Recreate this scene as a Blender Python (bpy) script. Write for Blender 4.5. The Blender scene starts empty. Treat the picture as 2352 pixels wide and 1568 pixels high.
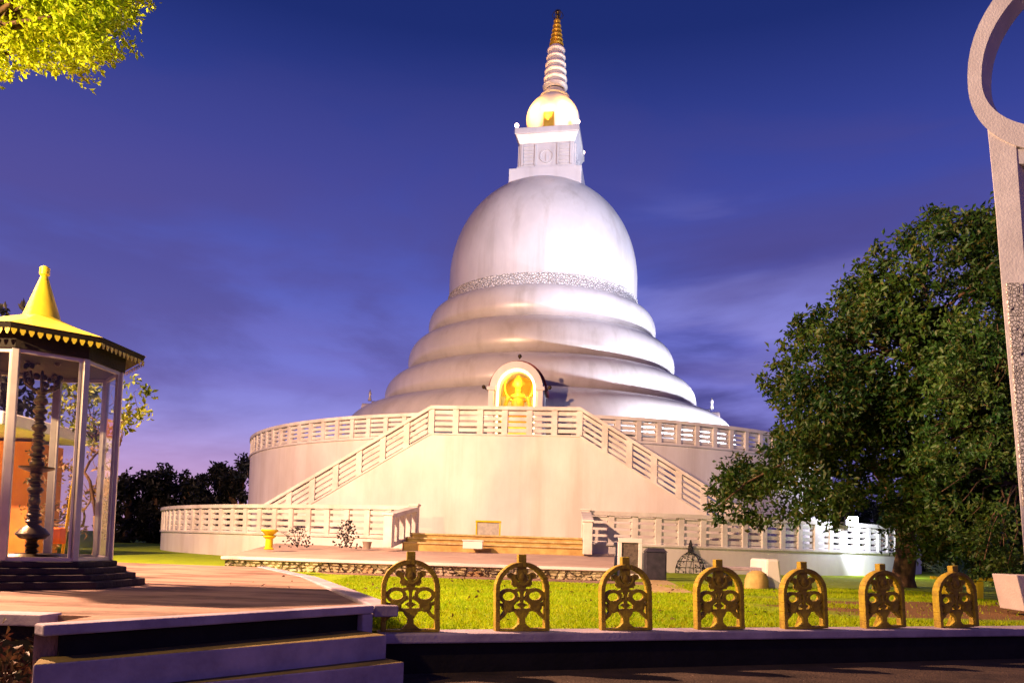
import bpy, bmesh, math, random
import numpy as np
from mathutils import Vector, Matrix

random.seed(7)
scene = bpy.context.scene
COL = scene.collection
R = math.radians

# ------------------------------------------------------------------ camera
PITCH, ROLL, FPX, EYE = R(3.0), 0.031, 1775.0, 0.85      # FPX: focal length for a 2352 px wide picture
HY = 1245.0                                               # where the horizon crosses the middle column
fw = Vector((0, math.cos(PITCH), math.sin(PITCH)))
up0 = Vector((0, -math.sin(PITCH), math.cos(PITCH)))
rt0 = Vector((1, 0, 0))
rt = rt0 * math.cos(ROLL) + up0 * math.sin(ROLL)
up = up0 * math.cos(ROLL) - rt0 * math.sin(ROLL)
PPY = HY - FPX * math.tan(PITCH)
cd = bpy.data.cameras.new('camera')
cam = bpy.data.objects.new('camera', cd)
COL.objects.link(cam)
cam.matrix_world = Matrix(((rt.x, up.x, -fw.x, 0), (rt.y, up.y, -fw.y, 0), (rt.z, up.z, -fw.z, EYE), (0, 0, 0, 1)))
cd.sensor_width = 36
cd.lens = 36 * FPX / 2352
cd.shift_y = (PPY - 784) / 2352
cd.clip_end = 2000
scene.camera = cam
scene.view_settings.view_transform = 'Standard'
scene.view_settings.look = 'None'
scene.view_settings.exposure = 0.0
scene.view_settings.gamma = 1

def ray(x, y):
    return fw * FPX + rt * (x - 1176) - up * (y - PPY)
def W(x, y, Y):                      # point seen at picture position x, y standing Y metres away
    d = ray(x, y); t = Y / d.y
    return Vector((d.x * t, Y, EYE + d.z * t))
def G(x, y, z):                      # same on the level z
    d = ray(x, y); t = (z - EYE) / d.z
    return Vector((d.x * t, d.y * t, z))

# ------------------------------------------------------------------ world: dusk sky
world = bpy.data.worlds.new('World'); scene.world = world; world.use_nodes = True
nt = world.node_tree; nt.nodes.clear()
N = nt.nodes.new; L = nt.links.new
out = N('ShaderNodeOutputWorld'); bg = N('ShaderNodeBackground')
tc = N('ShaderNodeTexCoord'); sep = N('ShaderNodeSeparateXYZ'); L(tc.outputs['Generated'], sep.inputs[0])
ramp = N('ShaderNodeValToRGB'); L(sep.outputs['Z'], ramp.inputs[0])
cr = ramp.color_ramp
stops = [(0.0, (.72, .44, .74)), (.05, (.55, .41, .80)), (.12, (.36, .33, .80)), (.20, (.195, .20, .66)),
         (.30, (.10, .12, .50)), (.42, (.048, .068, .36)), (.56, (.013, .027, .17)), (.62, (.011, .024, .155)), (1.0, (.008, .014, .10))]
cr.elements[0].position = stops[0][0]; cr.elements[0].color = (*stops[0][1], 1)
cr.elements[1].position = 1.0; cr.elements[1].color = (*stops[-1][1], 1)
for p, c in stops[1:-1]:
    e = cr.elements.new(p); e.color = (*c, 1)
def wmath(op, a, b=None, clamp=False):
    n = N('ShaderNodeMath'); n.operation = op; n.use_clamp = clamp
    for i, v in enumerate((a, b)):
        if v is None: continue
        if isinstance(v, (int, float)): n.inputs[i].default_value = v
        else: L(v, n.inputs[i])
    return n.outputs[0]
def wmix(fac, a, b, mode='MIX'):
    n = N('ShaderNodeMix'); n.data_type = 'RGBA'; n.blend_type = mode
    if isinstance(fac, (int, float)): n.inputs[0].default_value = fac
    else: L(fac, n.inputs[0])
    for i, v in ((6, a), (7, b)):
        if isinstance(v, tuple): n.inputs[i].default_value = (*v, 1)
        else: L(v, n.inputs[i])
    return n.outputs[2]
def wramp(v, a, b):
    n = N('ShaderNodeMapRange'); n.interpolation_type = 'SMOOTHSTEP'
    L(v, n.inputs[0]); n.inputs[1].default_value = a; n.inputs[2].default_value = b
    return n.outputs[0]
# long wisps of cloud, slanting up to the right
mp = N('ShaderNodeMapping'); mp.inputs['Rotation'].default_value = (0, R(22), 0); mp.inputs['Scale'].default_value = (1.7, 1.2, 8.5)
mp.inputs['Location'].default_value = (.9, 0, .75)
L(tc.outputs['Generated'], mp.inputs[0])
nz = N('ShaderNodeTexNoise'); nz.inputs['Scale'].default_value = 1.5; nz.inputs['Detail'].default_value = 6; nz.inputs['Roughness'].default_value = .5
nz.inputs['Distortion'].default_value = .35
L(mp.outputs[0], nz.inputs[0])
mp2 = N('ShaderNodeMapping'); mp2.inputs['Scale'].default_value = (2.2, 1.5, 16); mp2.inputs['Location'].default_value = (3.1, 0, 1.7)
mp2.inputs['Rotation'].default_value = (0, R(4), 0)
L(tc.outputs['Generated'], mp2.inputs[0])
nz2 = N('ShaderNodeTexNoise'); nz2.inputs['Scale'].default_value = 1.6; nz2.inputs['Detail'].default_value = 5
L(mp2.outputs[0], nz2.inputs[0])
rightside = wramp(sep.outputs['X'], -.12, .30)
lowside = wramp(sep.outputs['Z'], .46, .22)
light = wmath('MULTIPLY', wramp(nz.outputs['Fac'], .46, .60), wmath('MULTIPLY', rightside, lowside))
dark = wmath('MULTIPLY', wramp(nz.outputs['Fac'], .50, .36), wmath('MULTIPLY', rightside, lowside))
streak = wmath('MULTIPLY', wramp(nz2.outputs['Fac'], .45, .68), wramp(sep.outputs['Z'], .45, .1))
rosy = wmath('MULTIPLY', wramp(sep.outputs['X'], -.05, -.5), wmath('MULTIPLY', wramp(nz.outputs['Fac'], .42, .64), wramp(sep.outputs['Z'], .5, .25)))
rlow = wmath('MULTIPLY', rightside, wramp(sep.outputs['Z'], .30, .02))
c1 = wmix(wmath('MULTIPLY', rlow, .70), ramp.outputs['Color'], (.12, .12, .48))
c1 = wmix(wmath('MULTIPLY', light, .85), c1, (.30, .30, .80))
c2 = wmix(wmath('MULTIPLY', dark, .85), c1, (.045, .045, .21))
c3 = wmix(wmath('MULTIPLY', streak, .30), c2, (.16, .10, .34))
c4 = wmix(wmath('MULTIPLY', rosy, .30), c3, (.16, .09, .32))
mp3 = N('ShaderNodeMapping'); mp3.inputs['Scale'].default_value = (1.5, 1.2, 4.2); mp3.inputs['Rotation'].default_value = (0, R(-14), 0); mp3.inputs['Location'].default_value = (.4, .2, 2.3)
L(tc.outputs['Generated'], mp3.inputs[0])
nz3 = N('ShaderNodeTexNoise'); nz3.inputs['Scale'].default_value = 1.3; nz3.inputs['Detail'].default_value = 7; nz3.inputs['Roughness'].default_value = .55; nz3.inputs['Distortion'].default_value = .5
L(mp3.outputs[0], nz3.inputs[0])
soft = wmath('MULTIPLY', wramp(nz3.outputs['Fac'], .44, .64), wramp(sep.outputs['Z'], .60, .30))
c4 = wmix(wmath('MULTIPLY', soft, .58), c4, (.085, .065, .24))
pinkl = wmath('MULTIPLY', wramp(sep.outputs['X'], .05, -.35), wramp(sep.outputs['Z'], .16, .02))
c4 = wmix(wmath('MULTIPLY', pinkl, .7), c4, (.72, .40, .66))
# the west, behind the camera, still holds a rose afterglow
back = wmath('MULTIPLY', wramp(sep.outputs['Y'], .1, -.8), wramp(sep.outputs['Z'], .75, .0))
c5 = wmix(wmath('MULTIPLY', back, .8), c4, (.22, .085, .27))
# evening star beside the big tree
sd = ray(2108, 560).normalized()
dp = N('ShaderNodeVectorMath'); dp.operation = 'DOT_PRODUCT'; L(tc.outputs['Generated'], dp.inputs[0]); dp.inputs[1].default_value = sd
star = wramp(dp.outputs['Value'], math.cos(.0026), math.cos(.0008))
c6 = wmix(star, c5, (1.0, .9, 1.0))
low = wramp(sep.outputs['Z'], -.02, 0)
sky = N('ShaderNodeTexSky'); sky.sky_type = 'NISHITA'; sky.sun_disc = False
sky.sun_elevation = R(-4); sky.sun_rotation = R(200)
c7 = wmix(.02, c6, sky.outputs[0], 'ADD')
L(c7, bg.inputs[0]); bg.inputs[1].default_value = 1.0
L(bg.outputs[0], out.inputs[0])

# ------------------------------------------------------------------ materials
def mat(name, base, rough=.7, var=None, scale=3, bump=0, bscale=30, metal=0, spec=.3, emit=None, estr=0, detail=5, stretch=(1, 1, 1), extra=None, lo=.35, hi=.65):
    m = bpy.data.materials.new(name); m.use_nodes = True
    t = m.node_tree; b = t.nodes['Principled BSDF']
    b.inputs['Base Color'].default_value = (*base, 1); b.inputs['Roughness'].default_value = rough
    b.inputs['Metallic'].default_value = metal; b.inputs['Specular IOR Level'].default_value = spec
    tcn = t.nodes.new('ShaderNodeTexCoord'); mpn = t.nodes.new('ShaderNodeMapping')
    t.links.new(tcn.outputs['Object'], mpn.inputs[0]); mpn.inputs['Scale'].default_value = stretch
    if var:
        nn = t.nodes.new('ShaderNodeTexNoise'); nn.inputs['Scale'].default_value = scale; nn.inputs['Detail'].default_value = detail
        nn.inputs['Roughness'].default_value = .62
        t.links.new(mpn.outputs[0], nn.inputs[0])
        mr = t.nodes.new('ShaderNodeMapRange'); mr.inputs[1].default_value = lo; mr.inputs[2].default_value = hi
        t.links.new(nn.outputs['Fac'], mr.inputs[0])
        mx = t.nodes.new('ShaderNodeMix'); mx.data_type = 'RGBA'
        mx.inputs[6].default_value = (*base, 1); mx.inputs[7].default_value = (*var, 1)
        t.links.new(mr.outputs[0], mx.inputs[0]); t.links.new(mx.outputs[2], b.inputs['Base Color'])
        m['mix'] = mx.name
    if bump:
        n2 = t.nodes.new('ShaderNodeTexNoise'); n2.inputs['Scale'].default_value = bscale; n2.inputs['Detail'].default_value = 4
        t.links.new(mpn.outputs[0], n2.inputs[0])
        bp = t.nodes.new('ShaderNodeBump'); bp.inputs['Strength'].default_value = min(1, bump); bp.inputs['Distance'].default_value = .02
        t.links.new(n2.outputs['Fac'], bp.inputs['Height']); t.links.new(bp.outputs[0], b.inputs['Normal'])
    if emit:
        b.inputs['Emission Color'].default_value = (*emit, 1); b.inputs['Emission Strength'].default_value = estr
    return m
M = {}
M['plaster'] = mat('white_plaster', (.80, .78, .76), .75, (.66, .62, .60), .55, .25, 14, stretch=(1, 1, .45))
def streaks(m, k=.80, sc=1.5):
    t = m.node_tree; b = t.nodes['Principled BSDF']; src = b.inputs['Base Color'].links[0].from_socket
    tcn = t.nodes.new('ShaderNodeTexCoord'); mp_ = t.nodes.new('ShaderNodeMapping'); mp_.inputs['Scale'].default_value = (1, 1, .07)
    nn = t.nodes.new('ShaderNodeTexNoise'); nn.inputs['Scale'].default_value = sc; nn.inputs['Detail'].default_value = 6; nn.inputs['Roughness'].default_value = .65
    t.links.new(tcn.outputs['Object'], mp_.inputs[0]); t.links.new(mp_.outputs[0], nn.inputs[0])
    mr = t.nodes.new('ShaderNodeMapRange'); mr.inputs[1].default_value = .50; mr.inputs[2].default_value = .74; t.links.new(nn.outputs['Fac'], mr.inputs[0])
    q = t.nodes.new('ShaderNodeMix'); q.data_type = 'RGBA'; q.blend_type = 'MULTIPLY'; t.links.new(mr.outputs[0], q.inputs[0]); t.links.new(src, q.inputs[6]); q.inputs[7].default_value = (k, k * .97, k * .92, 1)
    t.links.new(q.outputs[2], b.inputs['Base Color'])
streaks(M['plaster'], .86, 1.2)
M['rail'] = mat('white_painted_concrete', (.80, .78, .74), .7, (.60, .56, .52), 1.3, .3, 25)
M['stupa'] = mat('silver_white_dome_paint', (.60, .575, .55), .36, (.50, .48, .46), .5, .15, 4, stretch=(1, 1, .6), spec=.5, metal=.12)
streaks(M['stupa'], .80, 1.3)
M['kerb'] = mat('painted_kerb', (.52, .44, .52), .75, (.30, .25, .32), 2.2, .4, 30)
M['tread'] = mat('warm_lit_step_top', (.22, .16, .05), .8, (.12, .085, .03), 2.5, .4, 30)  # warm lamplight on the treads is put into this mustard colour
M['darkwall'] = mat('shade_dark_wall', (.014, .012, .013), .9, (.008, .007, .007), 4, .4, 20)  # shade below the overhanging edges is put into this near-black colour
M['paving'] = mat('sandy_paving', (.38, .24, .185), .9, (.11, .065, .05), 1.1, .8, 26, detail=10, stretch=(.8, 2.2, 1), lo=.44, hi=.66)
M['soil'] = mat('dark_soil', (.085, .055, .040), .95, (.03, .02, .016), 2.2, 1, 40, detail=9)
M['stonetop'] = mat('platform_screed', (.58, .44, .36), .85, (.46, .33, .27), 1.2, .3, 30)
M['yellowstone'] = mat('yellow_stone_step', (.62, .45, .16), .85, (.42, .27, .09), 3, .6, 14)
M['yellowpale'] = mat('pale_step_nosing', (.66, .52, .26), .8, (.44, .30, .12), 7, .6, 14)
M['lanternpaint'] = mat('mustard_lantern_paint', (.50, .38, .025), .6, (.26, .17, .025), 9, .5, 60)
M['bronze'] = mat('dark_bronze', (.12, .085, .035), .36, (.05, .035, .018), 8, .2, 40, metal=.6)
M['goldroof'] = mat('yellow_roof_paint', (.80, .66, .035), .38, (.70, .52, .03), 2, .1, 20, spec=.5)
M['darkwood'] = mat('dark_eave_wood', (.025, .016, .012), .7, (.012, .008, .006), 5, .3, 30)
M['frame'] = mat('aluminium_frame', (.52, .46, .47), .35, (.40, .35, .36), 3, 0, 1, metal=.35)
M['plinth'] = mat('dark_plinth_stone', (.045, .028, .035), .75, (.02, .014, .018), 4, .5, 25)
M['bark'] = mat('bark', (.17, .10, .055), .95, (.07, .045, .03), 5, 1, 18, stretch=(1, 1, .25))
M['gold'] = mat('gold_paint', (.80, .50, .06), .35, (.65, .38, .04), 6, 0, 1, metal=.5)
M['niche'] = mat('niche_gold_lining', (.80, .55, .08), .6, (.70, .42, .05), 4)
M['maroon'] = mat('maroon_roof', (.16, .02, .025), .5)
M['wire'] = mat('black_wire', (.02, .02, .022), .6)
M['darkmetal'] = mat('dark_metal_box', (.055, .05, .075), .5, (.03, .03, .045), 6)
M['carved'] = mat('carved_panel_stone', (.20, .16, .13), .8, (.10, .08, .07), 14, 1, 60)
M['orange'] = mat('orange_plastic', (.85, .20, .01), .5)
M['orangewall'] = mat('orange_painted_wall', (.72, .26, .06), .8, (.55, .17, .04), 1.5, .3, 20)
M['yellowpaint'] = mat('bright_yellow_paint', (.80, .62, .01), .5, (.65, .48, .01), 5)
M['gate'] = mat('pale_gate_stone', (.70, .62, .57), .8, (.56, .49, .45), 1.5, .35, 30)
M['planter'] = mat('beige_pot', (.30, .24, .2), .8)
M['white'] = mat('white_glazed', (.82, .80, .78), .5)
M['tube'] = mat('niche_tube_light', (1, 1, .9), .5, emit=(1, .84, .34), estr=4)
M['globe'] = mat('lamp_globe', (1, .9, .9), .4, emit=(1, .62, .50), estr=9)
M['flood'] = mat('flood_lens', (1, 1, 1), .4, emit=(.86, .88, 1), estr=60)
M['sodium'] = mat('street_lamp_lens', (1, 1, 1), .4, emit=(1, .72, .4), estr=40)
M['litwin'] = mat('lit_wall_lamp', (1, 1, 1), .4, emit=(1, .55, .18), estr=4)

def leafmat(name, a, b, c, scale=.9, trans=.35, rough=.5, fine=9):
    m = bpy.data.materials.new(name); m.use_nodes = True; t = m.node_tree
    bs = t.nodes['Principled BSDF']; o = t.nodes['Material Output']
    tcn = t.nodes.new('ShaderNodeTexCoord')
    n1 = t.nodes.new('ShaderNodeTexNoise'); n1.inputs['Scale'].default_value = scale; n1.inputs['Detail'].default_value = 2
    n2 = t.nodes.new('ShaderNodeTexNoise'); n2.inputs['Scale'].default_value = fine; n2.inputs['Detail'].default_value = 1
    t.links.new(tcn.outputs['Object'], n1.inputs[0]); t.links.new(tcn.outputs['Object'], n2.inputs[0])
    def mr(s, lo, hi):
        r = t.nodes.new('ShaderNodeMapRange'); r.inputs[1].default_value = lo; r.inputs[2].default_value = hi
        t.links.new(s, r.inputs[0]); return r.outputs[0]
    def mx(f, x, y):
        q = t.nodes.new('ShaderNodeMix'); q.data_type = 'RGBA'; t.links.new(f, q.inputs[0])
        for i, v in ((6, x), (7, y)):
            if isinstance(v, tuple): q.inputs[i].default_value = (*v, 1)
            else: t.links.new(v, q.inputs[i])
        return q.outputs[2]
    k = mx(mr(n1.outputs['Fac'], .4, .6), a, b)
    k = mx(mr(n2.outputs['Fac'], .52, .68), k, c)
    t.links.new(k, bs.inputs['Base Color']); bs.inputs['Roughness'].default_value = rough
    bs.inputs['Specular IOR Level'].default_value = .35
    tr = t.nodes.new('ShaderNodeBsdfTranslucent'); t.links.new(k, tr.inputs[0])
    ms = t.nodes.new('ShaderNodeMixShader'); ms.inputs[0].default_value = trans
    t.links.new(bs.outputs[0], ms.inputs[1]); t.links.new(tr.outputs[0], ms.inputs[2]); t.links.new(ms.outputs[0], o.inputs[0])
    return m
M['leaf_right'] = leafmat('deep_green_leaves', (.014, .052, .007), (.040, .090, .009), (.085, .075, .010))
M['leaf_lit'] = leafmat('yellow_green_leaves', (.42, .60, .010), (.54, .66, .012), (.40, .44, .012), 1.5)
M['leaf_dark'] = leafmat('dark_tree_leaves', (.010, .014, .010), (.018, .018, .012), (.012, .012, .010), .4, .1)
M['leaf_small'] = leafmat('small_tree_leaves', (.12, .17, .015), (.24, .26, .02), (.06, .09, .02), 2)
M['leaf_pale'] = leafmat('pale_blue_green_blades', (.20, .34, .26), (.28, .40, .30), (.12, .22, .16), 2)
M['grassblade'] = leafmat('grass_blades', (.36, .54, .004), (.46, .60, .005), (.46, .48, .006), .8, .45, .8, 6)
# lawn: grass with worn earth towards the right
def lawn_mat():
    m = mat('lawn_grass', (.36, .50, .004), .9, (.24, .36, .004), 2.5, 1, 60, detail=8)
    t = m.node_tree; b = t.nodes['Principled BSDF']; mx = t.nodes[m['mix']]
    tcn = t.nodes.new('ShaderNodeTexCoord'); sp = t.nodes.new('ShaderNodeSeparateXYZ'); t.links.new(tcn.outputs['Object'], sp.inputs[0])
    nn = t.nodes.new('ShaderNodeTexNoise'); nn.inputs['Scale'].default_value = .55; nn.inputs['Detail'].default_value = 6
    mp_ = t.nodes.new('ShaderNodeMapping'); mp_.inputs['Scale'].default_value = (.8, 1.7, 1)
    t.links.new(tcn.outputs['Object'], mp_.inputs[0]); t.links.new(mp_.outputs[0], nn.inputs[0])
    def mt(op, a, b_, clamp=False):
        n = t.nodes.new('ShaderNodeMath'); n.operation = op; n.use_clamp = clamp
        for i, v in enumerate((a, b_)):
            if isinstance(v, (int, float)): n.inputs[i].default_value = v
            else: t.links.new(v, n.inputs[i])
        return n.outputs[0]
    # worn area x > 2.6, y 9.5 .. 15
    px = mt('MULTIPLY', mt('SUBTRACT', sp.outputs['X'], 3.0), .45, True)
    py = mt('SUBTRACT', 1.0, mt('MULTIPLY', mt('ABSOLUTE', mt('SUBTRACT', sp.outputs['Y'], 12.3), 0), .33), True)
    w = mt('MULTIPLY', px, py)
    s = mt('MULTIPLY', mt('SUBTRACT', mt('ADD', nn.outputs['Fac'], mt('MULTIPLY', w, .75)), .74), 6, True)
    q = t.nodes.new('ShaderNodeMix'); q.data_type = 'RGBA'; t.links.new(s, q.inputs[0])
    t.links.new(mx.outputs[2], q.inputs[6]); q.inputs[7].default_value = (.26, .14, .045, 1)
    t.links.new(q.outputs[2], b.inputs['Base Color'])
    return m
M['lawn'] = lawn_mat()
def rubble_mat():
    m = mat('rubble_stone', (.42, .33, .19), .9)
    t = m.node_tree; b = t.nodes['Principled BSDF']
    tcn = t.nodes.new('ShaderNodeTexCoord')
    v = t.nodes.new('ShaderNodeTexVoronoi'); v.inputs['Scale'].default_value = 3.5; t.links.new(tcn.outputs['Object'], v.inputs[0])
    v2 = t.nodes.new('ShaderNodeTexVoronoi'); v2.feature = 'DISTANCE_TO_EDGE'; v2.inputs['Scale'].default_value = 3.5; t.links.new(tcn.outputs['Object'], v2.inputs[0])
    cr_ = t.nodes.new('ShaderNodeValToRGB'); sp = t.nodes.new('ShaderNodeSeparateColor'); t.links.new(v.outputs['Color'], sp.inputs[0]); t.links.new(sp.outputs[0], cr_.inputs[0])
    e = cr_.color_ramp.elements; e[0].color = (.55, .48, .30, 1); e[1].color = (.30, .17, .06, 1)
    k = e.new(.5); k.color = (.38, .32, .18, 1); k = e.new(.75); k.color = (.60, .52, .40, 1)
    mr = t.nodes.new('ShaderNodeMapRange'); mr.inputs[1].default_value = 0; mr.inputs[2].default_value = .07; t.links.new(v2.outputs['Distance'], mr.inputs[0])
    q = t.nodes.new('ShaderNodeMix'); q.data_type = 'RGBA'; t.links.new(mr.outputs[0], q.inputs[0]); q.inputs[6].default_value = (.22, .17, .10, 1)
    t.links.new(cr_.outputs[0], q.inputs[7]); t.links.new(q.outputs[2], b.inputs['Base Color'])
    bp = t.nodes.new('ShaderNodeBump'); bp.inputs['Distance'].default_value = .06; t.links.new(mr.outputs[0], bp.inputs['Height']); t.links.new(bp.outputs[0], b.inputs['Normal'])
    return m
M['rubble'] = rubble_mat()
def carveband_mat(name, scale, dark, lightc):
    m = mat(name, lightc, .7)
    t = m.node_tree; b = t.nodes['Principled BSDF']; tcn = t.nodes.new('ShaderNodeTexCoord')
    v = t.nodes.new('ShaderNodeTexVoronoi'); v.feature = 'DISTANCE_TO_EDGE'; v.inputs['Scale'].default_value = scale
    t.links.new(tcn.outputs['Object'], v.inputs[0])
    mr = t.nodes.new('ShaderNodeMapRange'); mr.inputs[1].default_value = .02; mr.inputs[2].default_value = .16; t.links.new(v.outputs['Distance'], mr.inputs[0])
    q = t.nodes.new('ShaderNodeMix'); q.data_type = 'RGBA'; t.links.new(mr.outputs[0], q.inputs[0]); q.inputs[6].default_value = (*dark, 1); q.inputs[7].default_value = (*lightc, 1)
    t.links.new(q.outputs[2], b.inputs['Base Color'])
    bp = t.nodes.new('ShaderNodeBump'); bp.inputs['Distance'].default_value = .08; t.links.new(mr.outputs[0], bp.inputs['Height']); t.links.new(bp.outputs[0], b.inputs['Normal'])
    return m
M['band'] = carveband_mat('carved_scroll_band', 8.0, (.50, .48, .45), (.66, .63, .60))
M['gatecarve'] = carveband_mat('carved_gate_panel', 21, (.42, .36, .33), (.64, .57, .52))
def glass_mat():
    m = bpy.data.materials.new('clear_glass'); m.use_nodes = True; t = m.node_tree; t.nodes.clear()
    o = t.nodes.new('ShaderNodeOutputMaterial'); tr = t.nodes.new('ShaderNodeBsdfTransparent'); gl = t.nodes.new('ShaderNodeBsdfGlossy')
    gl.inputs['Roughness'].default_value = .03; tr.inputs[0].default_value = (.93, .93, .93, 1)
    fr = t.nodes.new('ShaderNodeFresnel'); fr.inputs[0].default_value = 1.45
    ge = t.nodes.new('ShaderNodeNewGeometry'); mm = t.nodes.new('ShaderNodeMath'); mm.operation = 'SUBTRACT'; mm.use_clamp = True
    t.links.new(fr.outputs[0], mm.inputs[0]); t.links.new(ge.outputs['Backfacing'], mm.inputs[1])
    ms = t.nodes.new('ShaderNodeMixShader'); t.links.new(mm.outputs[0], ms.inputs[0]); t.links.new(tr.outputs[0], ms.inputs[1]); t.links.new(gl.outputs[0], ms.inputs[2])
    t.links.new(ms.outputs[0], o.inputs[0]); return m
M['glass'] = glass_mat()

# ------------------------------------------------------------------ mesh helpers
def wl(o):
    v = Vector((0, 0, 0))
    while o is not None:
        v = v + o.location; o = o.parent
    return v
def tag(o, label=None, cat=None, group=None, kind=None):
    if label: o['label'] = label
    if cat: o['category'] = cat
    if group: o['group'] = group
    if kind: o['kind'] = kind
    return o
def thing(name, loc, label, cat, group=None):
    o = bpy.data.objects.new(name, None); COL.objects.link(o); o.location = loc; o.empty_display_size = .2
    return tag(o, label, cat, group)
class MB:
    def __init__(s): s.v = []; s.f = []
    def add(s, vs, fs):
        k = len(s.v); s.v += [tuple(v) for v in vs]; s.f += [tuple(i + k for i in f) for f in fs]; return s
    def box(s, c, size, rz=0, mt=None):
        x, y, z = (a / 2 for a in size)
        vs = [Vector((i * x, j * y, k * z)) for i in (-1, 1) for j in (-1, 1) for k in (-1, 1)]
        m = mt if mt else Matrix.Rotation(rz, 3, 'Z')
        vs = [m @ v + Vector(c) for v in vs]
        return s.add(vs, [(0, 1, 3, 2), (4, 6, 7, 5), (0, 4, 5, 1), (2, 3, 7, 6), (0, 2, 6, 4), (1, 5, 7, 3)])
    def hexa(s, b, t):              # bottom and top rings of points
        n = len(b)
        return s.add(list(b) + list(t), [tuple(range(n))[::-1], tuple(range(n, 2 * n))] + [(i, (i + 1) % n, n + (i + 1) % n, n + i) for i in range(n)])
    def prism(s, poly, z0, z1):
        return s.hexa([Vector((p[0], p[1], z0)) for p in poly], [Vector((p[0], p[1], z1)) for p in poly])
    def extr(s, poly, org, ax, az, dep):   # outline in the plane org + u*ax + v*az pushed along dep
        a = [Vector(org) + Vector(ax) * u + Vector(az) * v for u, v in poly]
        return s.hexa(a, [p + Vector(dep) for p in a])
    def lathe(s, prof, c, n=48, a0=0, a1=2 * math.pi, bottom=False):
        full = abs(a1 - a0 - 2 * math.pi) < 1e-6; m = n if full else n + 1; k = len(s.v)
        for r, z in prof:
            for i in range(m):
                a = a0 + (a1 - a0) * i / n
                s.v.append((c[0] + r * math.sin(a), c[1] - r * math.cos(a), c[2] + z))
        for j in range(len(prof) - 1):
            for i in range(n):
                i2 = (i + 1) % m if full else i + 1
                s.f.append((k + j * m + i, k + j * m + i2, k + (j + 1) * m + i2, k + (j + 1) * m + i))
        return s
    def tube(s, pts, rad, n=8, closed=False):
        pts = [Vector(p) for p in pts]; rads = rad if isinstance(rad, (list, tuple)) else [rad] * len(pts)
        k = len(s.v); ref = None
        for i, p in enumerate(pts):
            if closed: d = pts[(i + 1) % len(pts)] - pts[i - 1]
            else: d = pts[min(i + 1, len(pts) - 1)] - pts[max(i - 1, 0)]
            d.normalize()
            if ref is None: ref = Vector((0, 0, 1)) if abs(d.z) < .9 else Vector((1, 0, 0))
            u = d.cross(ref); u = u.normalized() if u.length > 1e-4 else Vector((1, 0, 0)); v = u.cross(d)
            for j in range(n):
                a = 2 * math.pi * j / n; s.v.append(tuple(p + (u * math.cos(a) + v * math.sin(a)) * rads[i]))
            ref = v
        m = len(pts)
        for i in range(m if closed else m - 1):
            for j in range(n):
                s.f.append((k + i * n + j, k + i * n + (j + 1) % n, k + ((i + 1) % m) * n + (j + 1) % n, k + ((i + 1) % m) * n + j))
        if not closed:
            s.f.append(tuple(k + j for j in range(n))[::-1]); s.f.append(tuple(k + (m - 1) * n + j for j in range(n)))
        return s
    def strip(s, pts, w, y0, y1, closed=False):   # flat bar of width w following pts (x, z), from y0 to y1
        n = len(pts); lft = []; rgt = []
        for i in range(n):
            a = pts[i - 1] if (closed or i) else pts[0]; b = pts[(i + 1) % n] if (closed or i < n - 1) else pts[-1]
            dx, dz = b[0] - a[0], b[1] - a[1]; l = math.hypot(dx, dz) or 1
            ww = w[i] if isinstance(w, list) else w
            lft.append((pts[i][0] - dz / l * ww / 2, pts[i][1] + dx / l * ww / 2)); rgt.append((pts[i][0] + dz / l * ww / 2, pts[i][1] - dx / l * ww / 2))
        for i in range(n if closed else n - 1):
            j = (i + 1) % n
            q = [lft[i], lft[j], rgt[j], rgt[i]]
            s.add([(p[0], y0, p[1]) for p in q] + [(p[0], y1, p[1]) for p in q], [(0, 1, 2, 3), (7, 6, 5, 4), (0, 4, 5, 1), (1, 5, 6, 2), (2, 6, 7, 3), (3, 7, 4, 0)])
        return s
    def ball(s, c, r, n=12, m=8, sc=(1, 1, 1)):
        k = len(s.v)
        for j in range(m + 1):
            t = math.pi * j / m
            for i in range(n):
                a = 2 * math.pi * i / n
                s.v.append((c[0] + r * sc[0] * math.sin(t) * math.cos(a), c[1] + r * sc[1] * math.sin(t) * math.sin(a), c[2] + r * sc[2] * math.cos(t)))
        for j in range(m):
            for i in range(n):
                s.f.append((k + j * n + i, k + (j + 1) * n + i, k + (j + 1) * n + (i + 1) % n, k + j * n + (i + 1) % n))
        return s
    def build(s, name, m, parent=None, smooth=False, bevel=0):
        me = bpy.data.meshes.new(name)
        off = wl(parent) if parent is not None else Vector((0, 0, 0))
        if parent is None and s.v:
            xs = np.array(s.v); off = Vector(((xs[:, 0].min() + xs[:, 0].max()) / 2, (xs[:, 1].min() + xs[:, 1].max()) / 2, xs[:, 2].min()))
            if name in ('lawn', 'ground', 'stone_platform_ground'): off = Vector((0, 0, 0))
        me.from_pydata([(v[0] - off.x, v[1] - off.y, v[2] - off.z) for v in s.v], [], s.f)
        bm = bmesh.new(); bm.from_mesh(me)
        if smooth: bmesh.ops.remove_doubles(bm, verts=bm.verts, dist=1e-5)
        bmesh.ops.recalc_face_normals(bm, faces=bm.faces); bm.to_mesh(me); bm.free()
        me.materials.append(m); o = bpy.data.objects.new(name, me); COL.objects.link(o)
        if parent is not None: o.parent = parent
        else: o.location = off
        if smooth:
            for p in me.polygons: p.use_smooth = True
        if smooth == 'angle': me.set_sharp_from_angle(angle=R(35))
        if bevel:
            b = o.modifiers.new('bevel', 'BEVEL'); b.width = bevel; b.segments = 2; b.limit_method = 'ANGLE'; b.angle_limit = R(40)
        return o

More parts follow.
